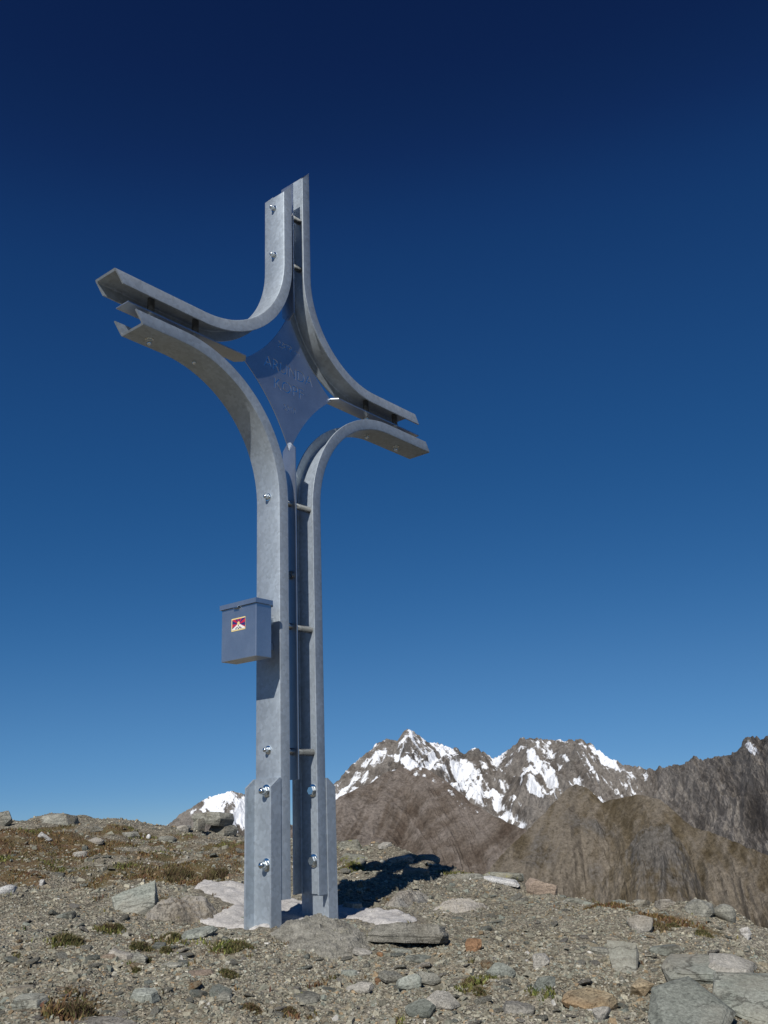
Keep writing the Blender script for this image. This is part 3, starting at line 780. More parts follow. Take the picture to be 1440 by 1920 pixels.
for k in range(n_ray):
    a0 = lo_a + (math.pi - 2 * lo_a) * k / n_ray; a1 = lo_a + (math.pi - 2 * lo_a) * (k + 1) / n_ray
    pts = [(cy, cz), edge_pt(a0)] + [c for an, c in sorted(cor) if a0 < an < a1 or a0 < an + 2 * math.pi < a1] + [edge_pt(a1)]
    spoly('ray', pts, 1, (F_BLU, F_RED)[k % 2])
spoly('mountain', [(iy0, iz0), (iy0, iz0 + .004), (cy, cz + .004), (iy1, iz0 + .004), (iy1, iz0)], 2, F_WHI)
spoly('sun_disc', [(cy + .0075 * math.cos(t), cz + .004 + .0075 * math.sin(t)) for t in np.linspace(0, 2 * math.pi, 19)[:-1]], 3, F_YEL)
for k, (dy, dz, r1, r2) in enumerate(((0, -.006, .0022, .005), (.008, -.013, .005, .0022), (-.008, -.013, .005, .0022), (.015, -.017, .004, .0018), (-.015, -.017, .004, .0018), (0, -.018, .0045, .0018))):
    spoly('emblem_mark', [(cy + dy + r1 * math.cos(t) * (1 + .4 * math.sin(3 * t + k)), cz + dz + r2 * math.sin(t) * (1 + .5 * math.cos(2 * t + k))) for t in np.linspace(0, 2 * math.pi, 11)[:-1]], 4, F_INK)

# ------------------------------------------------------------------ mortar pad at the foot
def gpt(px, py, z=-0.01):
    q = ray(px, py); t = (z - CAM[2]) / q[2]
    return (CAM + q * t)[:2]
OUT = [(352, 1727), (395, 1738), (450, 1743), (505, 1746), (560, 1738), (610, 1728), (650, 1724), (690, 1738), (735, 1744), (770, 1734), (795, 1722), (770, 1712), (720, 1704), (660, 1700), (600, 1694), (540, 1688), (490, 1680), (470, 1664), (440, 1656), (400, 1655), (365, 1658), (358, 1670), (395, 1684), (425, 1700), (405, 1712), (370, 1720)]
outp = np.array([hit(*p)[:2] for p in OUT])
def inside_dist(x, y, poly):
    n = len(poly); ins = np.zeros(x.shape, bool); dm = np.full(x.shape, 1e9)
    for i in range(n):
        a, b = poly[i], poly[(i + 1) % n]
        cond = ((a[1] > y) != (b[1] > y)) & (x < (b[0] - a[0]) * (y - a[1]) / (b[1] - a[1] + 1e-12) + a[0])
        ins ^= cond
        e = b - a; t = np.clip(((x - a[0]) * e[0] + (y - a[1]) * e[1]) / (e @ e), 0, 1)
        dm = np.minimum(dm, np.hypot(x - a[0] - t * e[0], y - a[1] - t * e[1]))
    return np.where(ins, dm, -dm)
g = 0.012
xs = np.arange(outp[:, 0].min() - .05, outp[:, 0].max() + .05, g); ys = np.arange(outp[:, 1].min() - .05, outp[:, 1].max() + .05, g)
MX, MY = np.meshgrid(xs, ys)
sd = inside_dist(MX + .03 * fbm(MX * 14, MY * 14, 3, 90), MY + .03 * fbm(MX * 14 + 9, MY * 14, 3, 91), outp)
gz_ = ground_z(MX.ravel(), MY.ravel()).reshape(MX.shape)
top = gz_ + 0.012 + 0.012 * fbm(MX * 9, MY * 9, 4, 95) + 0.006 * fbm(MX * 40, MY * 40, 3, 97)
edge = np.clip(sd / 0.05, 0, 1) ** .7
MZ = (gz_ - .03) * (1 - edge) + top * edge
keep = sd > -0.004
I = np.arange(MX.size).reshape(MX.shape)
kq = keep[:-1, :-1] & keep[1:, :-1] & keep[1:, 1:] & keep[:-1, 1:]
Fq = np.stack([I[:-1, :-1][kq], I[:-1, 1:][kq], I[1:, 1:][kq], I[1:, :-1][kq]], -1)
used, inv = np.unique(Fq, return_inverse=True)
pv = np.c_[MX.ravel(), MY.ravel(), MZ.ravel()][used]
pad = link('mortar_pad', np_mesh('mortar_pad', pv, inv.reshape(-1, 4), M_MORTAR, True))
tag(pad, 'pale grey spread of mortar around the foot of the steel cross', 'mortar')

# ------------------------------------------------------------------ rocks
def rock_mesh(name, dims, mat, seed, sub=4, cuts=14, flat_top=0.0, rough=0.045, layer=0.0, round_=0.0):
    """angular stone: hull of scattered points (a plate if flat_top), facets subdivided and roughened; dims = full width, depth, height"""
    r = np.random.default_rng(seed)
    if flat_top:
        n = int(r.integers(5, 8)); ang = (np.arange(n) + r.uniform(-.32, .32, n)) / n * 2 * math.pi
        c, s_ = np.cos(ang), np.sin(ang)
        k = 1 / np.maximum(np.abs(c), np.abs(s_)) ** .6 * r.uniform(.82, 1.08, n)
        tx, ty = r.normal(size=2) * .14
        top = np.c_[c * k * r.uniform(.74, .98, n), s_ * k * r.uniform(.74, .98, n), np.full(n, .5) + r.normal(size=n) * .05]
        bot = np.c_[c * k * r.uniform(.88, 1.05, n), s_ * k * r.uniform(.88, 1.05, n), np.full(n, -.5)]
        mid = np.c_[c * k * 1.06, s_ * k * 1.06, r.uniform(-.3, .25, n)]
        top[:, 2] += top[:, 0] * tx + top[:, 1] * ty
        pts = np.r_[top, bot, mid]
    else:
        n = cuts + 4
        pts = r.uniform(-1, 1, (n, 3)); ax = r.integers(3, size=n); pts[np.arange(n), ax] = np.sign(r.uniform(-1, 1, n))
        pts *= r.uniform(.72, 1.0, (n, 1)); pts[:, 2] = np.where(pts[:, 2] > 0, pts[:, 2] * (1 - .35 * np.hypot(pts[:, 0], pts[:, 1]) / 1.4), pts[:, 2])
    bm = bmesh.new()
    for p in pts: bm.verts.new(p)
    bmesh.ops.convex_hull(bm, input=bm.verts, use_existing_faces=False)
    loose = [v for v in bm.verts if not v.link_faces]
    if loose: bmesh.ops.delete(bm, geom=loose, context='VERTS')
    bmesh.ops.triangulate(bm, faces=bm.faces)
    bmesh.ops.subdivide_edges(bm, edges=bm.edges, cuts={2: 1, 3: 3, 4: 6, 5: 9}[sub], use_grid_fill=True)
    bmesh.ops.triangulate(bm, faces=bm.faces)
    if round_:
        for _ in range(int(4 + round_ * 24)): bmesh.ops.smooth_vert(bm, verts=bm.verts, factor=.5, use_axis_x=True, use_axis_y=True, use_axis_z=True)
    elif sub > 2:
        bmesh.ops.smooth_vert(bm, verts=bm.verts, factor=.18, use_axis_x=True, use_axis_y=True, use_axis_z=True)
    bm.normal_update(); bm.verts.index_update()
    p = np.array([v.co[:] for v in bm.verts]); nv_ = np.array([v.normal[:] for v in bm.verts]); f = np.array([[v.index for v in q.verts] for q in bm.faces]); bm.free()
    ext = p.max(0) - p.min(0); p = (p - (p.max(0) + p.min(0)) / 2) / ext * np.array(dims)
    s = float(np.mean(dims[:2])); q = p / s
    dsp = noise3(q, 2.2, seed) + noise3(q, 6.0, seed + 1) * .5 + noise3(q, 14, seed + 2) * .28
    p = p + nv_ * (dsp * rough * s)[:, None] * np.array([1, 1, min(1, dims[2] / s * 1.6)])
    if layer:                                                          # bedding ledges on the broken edges
        st_ = np.floor(q[:, 2] / (dims[2] / s) * 4.999 + .3 * noise3(q, 1.5, seed + 6))
        p[:, :2] *= (1 + layer * (hash2(st_, st_ * 0 + seed, 3) - .5) * 1.6)[:, None]
    me = np_mesh(name, p, f, mat, True)
    me.set_sharp_from_angle(angle=math.radians((26 if sub > 2 else 9) if not round_ else 60))
    return me
CAMYAW = math.atan2(rt2[1], rt2[0])                                   # rotation that lays local x along the picture's width
def place(name, px, py, wpx, hpx, mat, label, cat='rock', depth=0.8, yaw=0, tilt=(0, 0), sub=4, sink=0.25, cuts=14, flat_top=0.0, rough=0.045, layer=0.0, round_=0.0, seed=None, lift=0, raw=False, group=None):
    """px, py: foot of the stone in the photograph; wpx, hpx: its width and its standing height there"""
    p = hit(px, py); k = mpp(p)
    sink = sink + (.12 if sink > .06 else 0)
    if flat_top and not raw:                                            # a plate: thin, leaning back until it stands as high as it should
        tpx = min(hpx * .5, wpx * .15) + 3
        lean = math.degrees(math.asin(min(.75, max(0, (hpx - tpx) / (wpx * depth))))) - 8
        tilt = (max(tilt[0], lean), tilt[1]); hpx = tpx
    dims = (wpx * k, wpx * k * depth, hpx * k / (1 - sink))
    seed = seed if seed is not None else int(px * 7 + py * 13) % 99991
    o = link(name, rock_mesh(name, dims, mat, seed, sub, cuts, flat_top, rough, layer, round_))
    vd = p[:2] - CAM[:2]; vd /= np.linalg.norm(vd)
    c = p[:2] + vd * dims[1] * 0.42
    z = float(ground_z(c[0], c[1])[0])
    z = min(z, p[2] + dims[2] * .25)
    o.location = (c[0], c[1], z + dims[2] * (0.5 - sink) + math.sin(math.radians(max(tilt[0], 0))) * dims[1] * .4 + lift * k)
    o.rotation_euler = Euler((math.radians(tilt[0]), math.radians(tilt[1]), CAMYAW + math.radians(yaw)), 'XYZ')
    return tag(o, label, cat, group)

ROCKS = [
    # left skyline
    ('boulder', 400, 1562, 80, 24, R_GREY, 'tilted roof-like boulder resting on blocks on the skyline below the far snow peak', dict(depth=.9, flat_top=.3, tilt=(0, 9), sink=.02, seed=4, lift=17, raw=True)),
    ('boulder', 420, 1566, 54, 19, R_GREY, 'flat-topped block propping the tilted skyline boulder', dict(depth=.8, flat_top=.35, sink=.05, raw=True)),
    ('rock', 374, 1560, 22, 22, R_GREY, 'small upright block under the low end of the tilted skyline boulder', dict(depth=1.2, flat_top=.3, sink=.05, sub=3, raw=True)),
    ('rock', 112, 1545, 64, 22, R_GREY, 'low grey outcrop forming the small bump on the skyline', dict(depth=1.0, sink=.4, cuts=20)),
    ('rock', 6, 1552, 34, 24, R_GREY, 'grey rock at the far end of the turfy skyline', dict(depth=1.0, sink=.3)),
    ('rock', 82, 1574, 34, 13, R_WHITE, 'white-faced stone below the small skyline bump', dict(depth=.7, sink=.3, sub=3)),
    ('rock', 244, 1572, 40, 10, R_GREY, 'flat grey slab lying just below the skyline', dict(depth=.9, flat_top=.3, sub=3)),
    ('rock', 182, 1562, 26, 9, R_GREY, 'grey stone beside the turf near the skyline', dict(sub=3)),
    ('rock', 315, 1578, 32, 13, R_GREY, 'rounded grey stone in the turf below the skyline boulder', dict(sub=3, round_=.4)),
    ('rock', 345, 1560, 24, 11, R_PALE, 'pale grey stone close to the overhanging skyline boulder', dict(sub=3)),
    ('rock', 278, 1574, 9, 7, R_WHITE, 'small round white stone in brown turf below the skyline', dict(sub=3, round_=.5)),
    ('rock', 406, 1642, 16, 12, R_PALE, 'small pale upright stone in the reddish turf', dict(sub=3)),
    ('rock', 180, 1582, 28, 9, R_DUST, 'dusty stone with a dark flank in the hillside turf', dict(sub=3)),
    # around the foot
    ('boulder', 250, 1712, 92, 46, R_GREEN, 'pointed greenish rock beside the dusty hump left of the mortar', dict(depth=.9, cuts=8, sink=.3, tilt=(0, -12), seed=15)),
    ('flat_stone', 370, 1762, 78, 17, R_GREEN, 'tilted slate slab with a dark overhanging edge below the mortar', dict(depth=.5, flat_top=.45, tilt=(14, -10), sink=.05, layer=.04, yaw=10)),
    ('flat_stone', 765, 1782, 160, 34, R_ROUGH, 'thick grey slab with a black gap under its front edge', dict(depth=.6, flat_top=.35, tilt=(-5, 3), sink=.06, sub=5, rough=.05, layer=.03, yaw=-4, raw=True, lift=6)),
    ('flat_stone', 372, 1722, 46, 8, R_PALE, 'thin pale flake lying at the edge of the mortar', dict(depth=.5, flat_top=.3, sub=3)),
    ('flat_stone', 456, 1728, 30, 6, R_GREEN, 'small grey flake lying on the mortar beside the left bracket', dict(depth=.5, flat_top=.3, sub=3, sink=.05)),
    ('rock', 662, 1706, 38, 17, R_GREEN, 'dark-sided stone beside the right bracket at the shadow edge', dict(depth=.7, flat_top=.2, sub=3, tilt=(0, 8))),
    # rim behind the shadow
    ('rock', 722, 1594, 28, 15, R_PALE, 'small light block standing on the rim above the cross shadow', dict(depth=.7, sub=3, flat_top=.2, sink=.1)),
    ('rock', 655, 1594, 46, 14, R_LICH, 'lichen-yellow rock on the rim beside the right bracket', dict(depth=.8, sub=3)),
    ('rock', 660, 1618, 50, 18, R_LICH, 'yellow lichened boulder in front of the rim in the turf', dict(depth=.8, sub=3)),
    ('flat_stone', 745, 1618, 62, 12, R_PALE, 'sunlit slab between the shadow arms on the rim', dict(depth=.7, flat_top=.3, sub=3)),
    ('rock', 780, 1640, 56, 14, R_GREY, 'grey ledge of rock just below the rim shadow', dict(depth=.8, sub=3, flat_top=.25)),
    ('rock', 800, 1606, 50, 16, R_GREY, 'dark rounded rock on the rim inside the shadow', dict(depth=.7, sub=3, round_=.3)),
    ('flat_stone', 870, 1650, 80, 14, R_GREY, 'flat grey ledge on the rim past the shadow', dict(depth=.7, flat_top=.3, sub=3)),
    ('flat_stone', 940, 1658, 74, 9, R_WHITE, 'long white quartz streak on the rim', dict(depth=.35, flat_top=.2, sub=3, tilt=(0, 12))),
    ('rock', 945, 1648, 78, 13, R_LICH, 'lichen-covered ledge behind the white quartz streak', dict(depth=.5, flat_top=.2, sub=3, tilt=(0, 8))),
    ('rock', 1014, 1677, 58, 27, R_PINK, 'pinkish brown block on the rim', dict(depth=.8, sink=.2, cuts=9, seed=3)),
    ('rock', 1080, 1692, 50, 10, R_LICH, 'lichened stone on the rim beyond the pinkish block', dict(depth=.6, sub=3, tilt=(0, 10))),
    ('rock', 1160, 1696, 26, 9, R_GREEN, 'small flat stone on the rim above the orange turf', dict(depth=.6, sub=3)),
    ('rock', 1204, 1702, 34, 13, R_GREY, 'grey stone on the rim behind the orange turf', dict(depth=.7, sub=3)),
    ('rock', 1250, 1704, 42, 14, R_PALE, 'pale pinkish stone on the rim behind the turf', dict(depth=.7, sub=3)),
    ('boulder', 1318, 1718, 60, 26, R_GREY, 'jagged grey outcrop on the rim beside the round stone', dict(depth=.9, sink=.3, cuts=12)),
    ('boulder', 1360, 1730, 46, 26, R_GREY, 'round smooth boulder at the drop of the rim', dict(depth=.9, round_=.5, sink=.2)),
    ('rock', 1401, 1762, 20, 19, R_WHITE, 'upright white stone near the end of the rim', dict(depth=.7, sub=3, cuts=7, sink=.15)),
    ('rock', 1205, 1750, 46, 24, R_PALE, 'pale stone with a black shadowed notch below the orange turf', dict(depth=.8, sub=3)),
    # right foreground
    ('flat_stone', 1296, 1945, 176, 26, R_GREEN, 'large flat greenish slab split by cracks', dict(depth=1.05, flat_top=.45, tilt=(22, -3), sink=.2, sub=5, rough=.02, layer=.03, yaw=8, seed=31)),
    ('flat_stone', 1425, 1925, 170, 24, R_GREEN, 'long greenish slab lying against the large cracked slab', dict(depth=1.1, flat_top=.45, tilt=(20, 6), sink=.25, sub=5, rough=.025, layer=.03, yaw=-14, seed=77)),
    ('flat_stone', 1300, 1846, 120, 22, R_GREEN, 'stepped slab ledge behind the large cracked slab', dict(depth=.9, flat_top=.4, tilt=(16, 5), sink=.25, layer=.03, seed=12)),
    ('flat_stone', 1376, 1838, 110, 20, R_PALE, 'pale pink-grey slab behind the long greenish slab', dict(depth=.9, flat_top=.4, tilt=(16, 5), sink=.3, layer=.03)),
    ('boulder', 1106, 1893, 106, 44, R_OCHRE, 'ochre rusty-stained block of rock in the gravel', dict(depth=.7, flat_top=.3, tilt=(12, 3), sink=.12, cuts=8, seed=9)),
    ('rock', 1205, 1872, 44, 26, R_OCHRE, 'small ochre wedge between the ochre block and the cracked slab', dict(depth=.8, sub=3, cuts=7, sink=.1)),
    ('rock', 1132, 1918, 36, 24, R_PALE, 'small pale stone in front of the ochre block', dict(depth=.8, sub=3)),
    ('flat_stone', 1176, 1822, 58, 58, R_GREEN, 'upright leaning greenish slate plate stuck in the gravel', dict(depth=.28, tilt=(-38, 0), cuts=8, sink=.25, seed=23)),
    ('flat_stone', 1128, 1790, 46, 15, R_GREY, 'thin dark-edged stone leaning against the upright slate plate', dict(depth=.7, flat_top=.35, sub=3, tilt=(5, 6), sink=.05)),
    ('flat_stone', 1250, 1794, 66, 20, R_GREEN, 'flat slate slab lying beyond the upright plate', dict(depth=.7, flat_top=.35, sub=3, tilt=(8, 0), sink=.1)),
    ('rock', 940, 1832, 54, 34, R_GREEN, 'wedge-shaped grey stone alone in the gravel', dict(depth=.7, flat_top=.3, sub=3, cuts=7, tilt=(14, 0))),
    ('rock', 1016, 1814, 34, 20, R_PALE, 'pale pinkish stone near the wedge-shaped stone', dict(depth=.8, sub=3)),
    ('rock', 1022, 1856, 42, 20, R_GREEN, 'dark notched stone beside the ochre block', dict(depth=.7, sub=3)),
    ('rock', 888, 1786, 32, 20, R_RUST, 'small orange-rusty stone in the gravel', dict(depth=.7, sub=3)),
    ('rock', 712, 1795, 14, 7, R_RUST, 'tiny orange stone under the thick gap slab', dict(depth=.7, sub=3)),
    ('rock', 709, 1846, 12, 10, R_RUST, 'tiny orange stone in the heap of slates', dict(depth=.7, sub=3)),
    # heap of slates
    ('flat_stone', 676, 1864, 56, 22, R_PALE, 'pale slate leaning in the heap of broken slates', dict(depth=.5, flat_top=.4, sub=3, tilt=(16, -8), sink=.05)),
    ('flat_stone', 735, 1846, 52, 20, R_GREY, 'grey slate on the edge of the heap of broken slates', dict(depth=.6, flat_top=.4, sub=3, tilt=(18, 14), sink=.1)),
    ('flat_stone', 768, 1858, 50, 30, R_GREEN, 'dark-edged slate at the middle of the broken heap', dict(depth=.6, flat_top=.35, sub=3, tilt=(14, -10), sink=.05)),
    ('flat_stone', 806, 1850, 46, 28, R_GREY, 'steep grey slate standing in the broken heap', dict(depth=.5, flat_top=.35, sub=3, tilt=(30, 10), sink=.1)),
    ('flat_stone', 832, 1896, 70, 34, R_PALE, 'brownish pale slate at the front of the broken heap', dict(depth=.7, flat_top=.4, sub=3, tilt=(20, 10), sink=.1)),
    ('flat_stone', 790, 1914, 60, 34, R_GREEN, 'grey-green slate in front of the broken heap', dict(depth=.7, flat_top=.4, sub=3, tilt=(18, -6), sink=.15)),
    ('flat_stone', 752, 1788, 42, 9, R_GREEN, 'flat slate lying below the thick gap slab', dict(depth=.6, flat_top=.4, sub=3, tilt=(5, 8), sink=.1)),
    ('flat_stone', 786, 1808, 52, 12, R_GREEN, 'long pale green flake below the thick gap slab', dict(depth=.5, flat_top=.4, sub=3, tilt=(8, 4), sink=.1)),
    ('flat_stone', 680, 1793, 38, 10, R_PALE, 'pale flake at the foot of the broad rough rock', dict(depth=.6, flat_top=.4, sub=3, tilt=(8, 10), sink=.1)),
    ('flat_stone', 655, 1832, 34, 10, R_GREEN, 'blue-grey flake near the heap of slates', dict(depth=.6, flat_top=.4, sub=3, tilt=(8, 0))),
    ('flat_stone', 975, 1900, 60, 18, R_PALE, 'brown-grey flat stone near the bottom of the gravel', dict(depth=.8, flat_top=.35, sub=3, tilt=(6, 4))),
    # left foreground
    ('flat_stone', 60, 1890, 62, 26, R_GREEN, 'flat grey slab set in the gravel on the near slope', dict(depth=.8, flat_top=.4, tilt=(12, 0), sub=3, sink=.4)),
    ('flat_stone', 40, 1858, 60, 14, R_GREY, 'cracked grey slab above the flat slab on the near slope', dict(depth=.8, flat_top=.4, tilt=(8, -10), sub=3, sink=.4)),
    ('flat_stone', 190, 1935, 160, 22, R_PALE, 'broad pale slab at the lower edge of the slope', dict(depth=.6, flat_top=.4, tilt=(8, 0), sink=.3)),
    ('flat_stone', 228, 1800, 50, 12, R_PALE, 'pale flake beside a green tuft on the near slope', dict(depth=.8, flat_top=.35, sub=3, tilt=(8, 14))),
    ('flat_stone', 208, 1800, 36, 12, R_PINK, 'brownish flake overlapping the pale flake', dict(depth=.6, flat_top=.35, sub=3, tilt=(4, -6), sink=.05)),
    ('rock', 260, 1806, 32, 14, R_GREY, 'dark stone next to the pale flake', dict(depth=.7, sub=3)),
    ('flat_stone', 272, 1880, 58, 14, R_GREEN, 'flat light slab lying flush in the gravel', dict(depth=.8, flat_top=.35, sub=3, tilt=(8, 0), sink=.4)),
    ('rock', 124, 1722, 36, 10, R_GREEN, 'small dark-edged flake on the bare slope', dict(depth=.6, flat_top=.3, sub=3, tilt=(8, -6))),
    ('flat_stone', 322, 1816, 36, 8, R_GREY, 'thin dark flake on the near slope', dict(depth=.5, flat_top=.3, sub=3, tilt=(4, 0), sink=.05)),
    ('rock', 341, 1800, 11, 9, R_WHITE, 'small bright white pebble on the near slope', dict(sub=3)),
    ('rock', 420, 1880, 30, 14, R_GREY, 'grey pointed stone in the gravel left of the slates', dict(sub=3)),
    ('flat_stone', 575, 1884, 60, 14, R_GREY, 'flat bluish stone lying flush below the broad rough rock', dict(depth=.8, flat_top=.35, sub=3, tilt=(8, 0), sink=.4)),
    ('flat_stone', 370, 1832, 66, 7, R_PINK, 'long thin brownish flake lying flush on the near slope', dict(depth=.5, flat_top=.35, sub=3, tilt=(6, 0), sink=.3)),
    ('rock', 78, 1662, 11, 9, R_WHITE, 'white pebble on the bare patch by the orange turf', dict(sub=3)),
    ('rock', 10, 1675, 34, 14, R_WHITE, 'whitish stones breaking out of the slope by the orange turf', dict(sub=3)),
    ('rock', 150, 1608, 26, 9, R_PALE, 'pale stone on the hillside turf', dict(sub=3)),
]
def outcrop(foot, hpx, mat, label, seed, steep=.10, g=.008, terr=.25):
    """bedrock showing through the gravel: a broken dome over its footprint"""
    P2 = np.array([hit(*p)[:2] for p in foot]); c = P2.mean(0); k = mpp((c[0], c[1], 0)); H = hpx * k
    xs = np.arange(P2[:, 0].min() - .03, P2[:, 0].max() + .03, g); ys = np.arange(P2[:, 1].min() - .03, P2[:, 1].max() + .03, g)
    X, Y = np.meshgrid(xs, ys)
    sd = inside_dist(X + .03 * fbm(X * 12, Y * 12, 3, seed), Y + .03 * fbm(X * 12 + 5, Y * 12, 3, seed + 1), P2)
    gz = ground_z(X.ravel(), Y.ravel()).reshape(X.shape)
    e = np.clip(sd / steep, 0, 1); dome = np.sin(e * math.pi / 2) ** .8
    q = dome * (1 + .45 * fbm(X * 7, Y * 7, 4, seed + 2, .6)) + .20 * (ridged(X * 13, Y * 13, 4, seed + 3, .6) - .4) * e
    st = np.floor(q * 6 + fbm(X * 9, Y * 9, 2, seed + 8)) / 6
    q = q * (1 - terr) + st * terr
    Z = gz - .02 + (H + .02) * q + (.011 * fbm(X * 38, Y * 38, 3, seed + 5, .75)) * e
    keep = sd > -.012
    I = np.arange(X.size).reshape(X.shape); kq = keep[:-1, :-1] & keep[1:, :-1] & keep[1:, 1:] & keep[:-1, 1:]
    Fq = np.stack([I[:-1, :-1][kq], I[:-1, 1:][kq], I[1:, 1:][kq], I[1:, :-1][kq]], -1)
    used, inv = np.unique(Fq, return_inverse=True)
    o = link('rock_outcrop', np_mesh('rock_outcrop', np.c_[X.ravel(), Y.ravel(), Z.ravel()][used], inv.reshape(-1, 4), mat, False))
    tag(o, label, 'outcrop')
    return c, np.hypot(*(P2 - c).T).mean()
avoid = []
for args in (([(490, 1752), (530, 1776), (580, 1792), (640, 1799), (690, 1794), (704, 1768), (692, 1744), (640, 1738), (580, 1738), (530, 1740)], 18, R_ROUGH, 'broad rough grey rock embedded right in front of the mortar pad', 210, .11, .007, .45),
             ([(262, 1722), (300, 1728), (360, 1731), (405, 1726), (410, 1706), (370, 1694), (310, 1700), (275, 1710)], 32, R_DUST, 'dusty hump of rock at the edge of the mortar', 240, .14),
             ([(720, 1700), (745, 1704), (790, 1702), (815, 1692), (800, 1682), (750, 1680), (725, 1688)], 15, R_PALE, 'pale weathered outcrop behind the mortar pad', 260, .10),
             ([(800, 1710), (850, 1716), (900, 1712), (930, 1700), (890, 1692), (820, 1696)], 11, R_DUST, 'low dusty outcrop beside the pale weathered one', 280, .10)):
    c, r_ = outcrop(*args); avoid.append((c[0], c[1], r_))
for nm, px, py, wp, hp, mt, lab, kw in ROCKS:
    o = place(nm, px, py, wp, hp, mt, lab, nm.replace('flat_stone', 'stone'), **kw)
    avoid.append((o.location.x, o.location.y, wp * mpp(np.array(o.location)) * .42))

# loose stones, one by one
TEMPL = [rock_mesh('loose_stone', (1, r_.uniform(.55, .9), r_.uniform(.16, .36)), None, 500 + k, 2, 9, .3, .03) for k, r_ in ((k, np.random.default_rng(900 + k)) for k in range(16))]
KINDS = [(R_GREY, 'loose grey schist stone half sunk in the gravel', 'loose grey stones'), (R_GREEN, 'loose greenish slate flake lying on the gravel', 'loose greenish flakes'),
         (R_PALE, 'loose pale stone lying on the gravel', 'loose pale stones'), (R_OCHRE, 'loose small ochre-brown stone on the gravel', 'loose ochre stones')]
TM = {}
for ki, (mt, _, _) in enumerate(KINDS):
    for k, me in enumerate(TEMPL):
        m2 = me.copy(); m2.materials.clear(); m2.materials.append(mt); TM[ki, k] = m2
r2 = np.random.default_rng(42)
cnt = 0; tries = 0
while cnt < 285 and tries < 3000:
    tries += 1
    px = r2.uniform(0, 1440); py = 1920 - 330 * r2.uniform(0, 1) ** 1.3
    if py < np.interp(px, [c[0] for c in RIM], [c[1] for c in RIM]) + 6: continue
    p = hit(px, py)
    if px < 480 and py < 1690 and r2.uniform() < .45: continue
    wpx = r2.choice([r2.uniform(11, 18), r2.uniform(16, 30), r2.uniform(26, 44)], p=[.55, .35, .10])
    if py < 1680: wpx *= .75
    if any((p[0] - a) ** 2 + (p[1] - b) ** 2 < (c + .02) ** 2 for a, b, c in avoid): continue
    if inside_dist(np.array([p[0]]), np.array([p[1]]), outp)[0] > -0.03: continue
    ki = int(r2.choice(4, p=[.42, .34, .18, .06])); k = int(r2.integers(16))
    s = wpx * mpp(p)
    o = link('loose_stone', TM[ki, k])
    o.location = (p[0], p[1], p[2] + s * r2.uniform(.02, .10)); o.scale = (s, s, s * r2.uniform(.6, 1.1))
    o.rotation_euler = (r2.normal() * .22, r2.normal() * .22, r2.uniform(0, 6.28))
    tag(o, KINDS[ki][1], 'stone', KINDS[ki][2]); cnt += 1
    avoid.append((p[0], p[1], s * .5))
for me in TEMPL: bpy.data.meshes.remove(me)

# ------------------------------------------------------------------ gravel (nobody could count it)
r3 = np.random.default_rng(5)
nT = 48; nv = 4
TV = []
for k in range(nT):
    ang = np.sort(r3.uniform(0, 1, nv) * .9 + np.arange(nv)) / nv * 2 * math.pi
    rb = r3.uniform(.7, 1.15, nv); rt_ = rb * r3.uniform(.45, .95, nv)
    lo_ = np.c_[np.cos(ang) * rb, np.sin(ang) * rb, np.full(nv, -.7)]
    hi_ = np.c_[np.cos(ang) * rt_, np.sin(ang) * rt_, 1 + r3.normal(size=nv) * .28]
    TV.append(np.r_[lo_, hi_])
TV = np.array(TV)
TF = np.array([(i, (i + 1) % nv, nv + (i + 1) % nv) for i in range(nv)] + [(i, nv + (i + 1) % nv, nv + i) for i in range(nv)] + [(nv, nv + i, nv + i + 1) for i in range(1, nv - 1)])
def scatter(n, smin, smax, power, dmin=2.1, dmax=10.0, azr=0.52):
    d = dmin * (dmax / dmin) ** r3.uniform(0, 1, n); az = r3.uniform(-azr, azr, n)
    x = CAM[0] + d * (fw2[0] * np.cos(az) + rt2[0] * np.sin(az)); y = CAM[1] + d * (fw2[1] * np.cos(az) + rt2[1] * np.sin(az))
    dr = np.interp(az, rimaz, rimd)
    ok = d < dr + .25
    vm = veg_mask(x, y)
    ok &= r3.uniform(0, 1, n) > vm * .5
    ok &= inside_dist(x, y, outp) < r3.uniform(-.05, .012, n)
    x, y, d = x[ok], y[ok], d[ok]; n = len(x)
    s = smin * (smax / smin) ** (r3.uniform(0, 1, n) ** power)
    return x, y, d, s
xs_, ys_, dd_, ss_ = [np.concatenate(q) for q in zip(scatter(92000, .003, .0075, 1.1, 2.1, 6.0), scatter(40000, .005, .013, 1.7), scatter(2600, .011, .024, 1.8), scatter(9000, .010, .03, 2.2, 4.8, 10.0))]
n = len(xs_)
zs_ = ground_z(xs_, ys_)
k = r3.integers(nT, size=n)
flatn = r3.uniform(.16, .5, n)
P = TV[k] * np.stack([ss_ * r3.uniform(.7, 1.2, n), ss_ * r3.uniform(.6, 1.0, n), ss_ * flatn], -1)[:, None, :]
def rot(P, ax, a):
    c, s = np.cos(a)[:, None], np.sin(a)[:, None]; Q = P.copy(); i, j = [(1, 2), (2, 0), (0, 1)][ax]
    Q[..., i] = P[..., i] * c - P[..., j] * s; Q[..., j] = P[..., i] * s + P[..., j] * c
    return Q
P = rot(P, 0, r3.normal(size=n) * .30); P = rot(P, 1, r3.normal(size=n) * .30); P = rot(P, 2, r3.uniform(0, 6.28, n))
P += np.stack([xs_, ys_, zs_ + ss_ * flatn * .15], -1)[:, None, :]
pal = np.array([(.215, .205, .165), (.165, .165, .135), (.26, .245, .195), (.20, .175, .13), (.14, .13, .10), (.30, .29, .25), (.22, .165, .105), (.185, .20, .175), (.36, .35, .33)])
ci = r3.choice(len(pal), size=n, p=[.22, .17, .16, .17, .1, .06, .05, .06, .01])
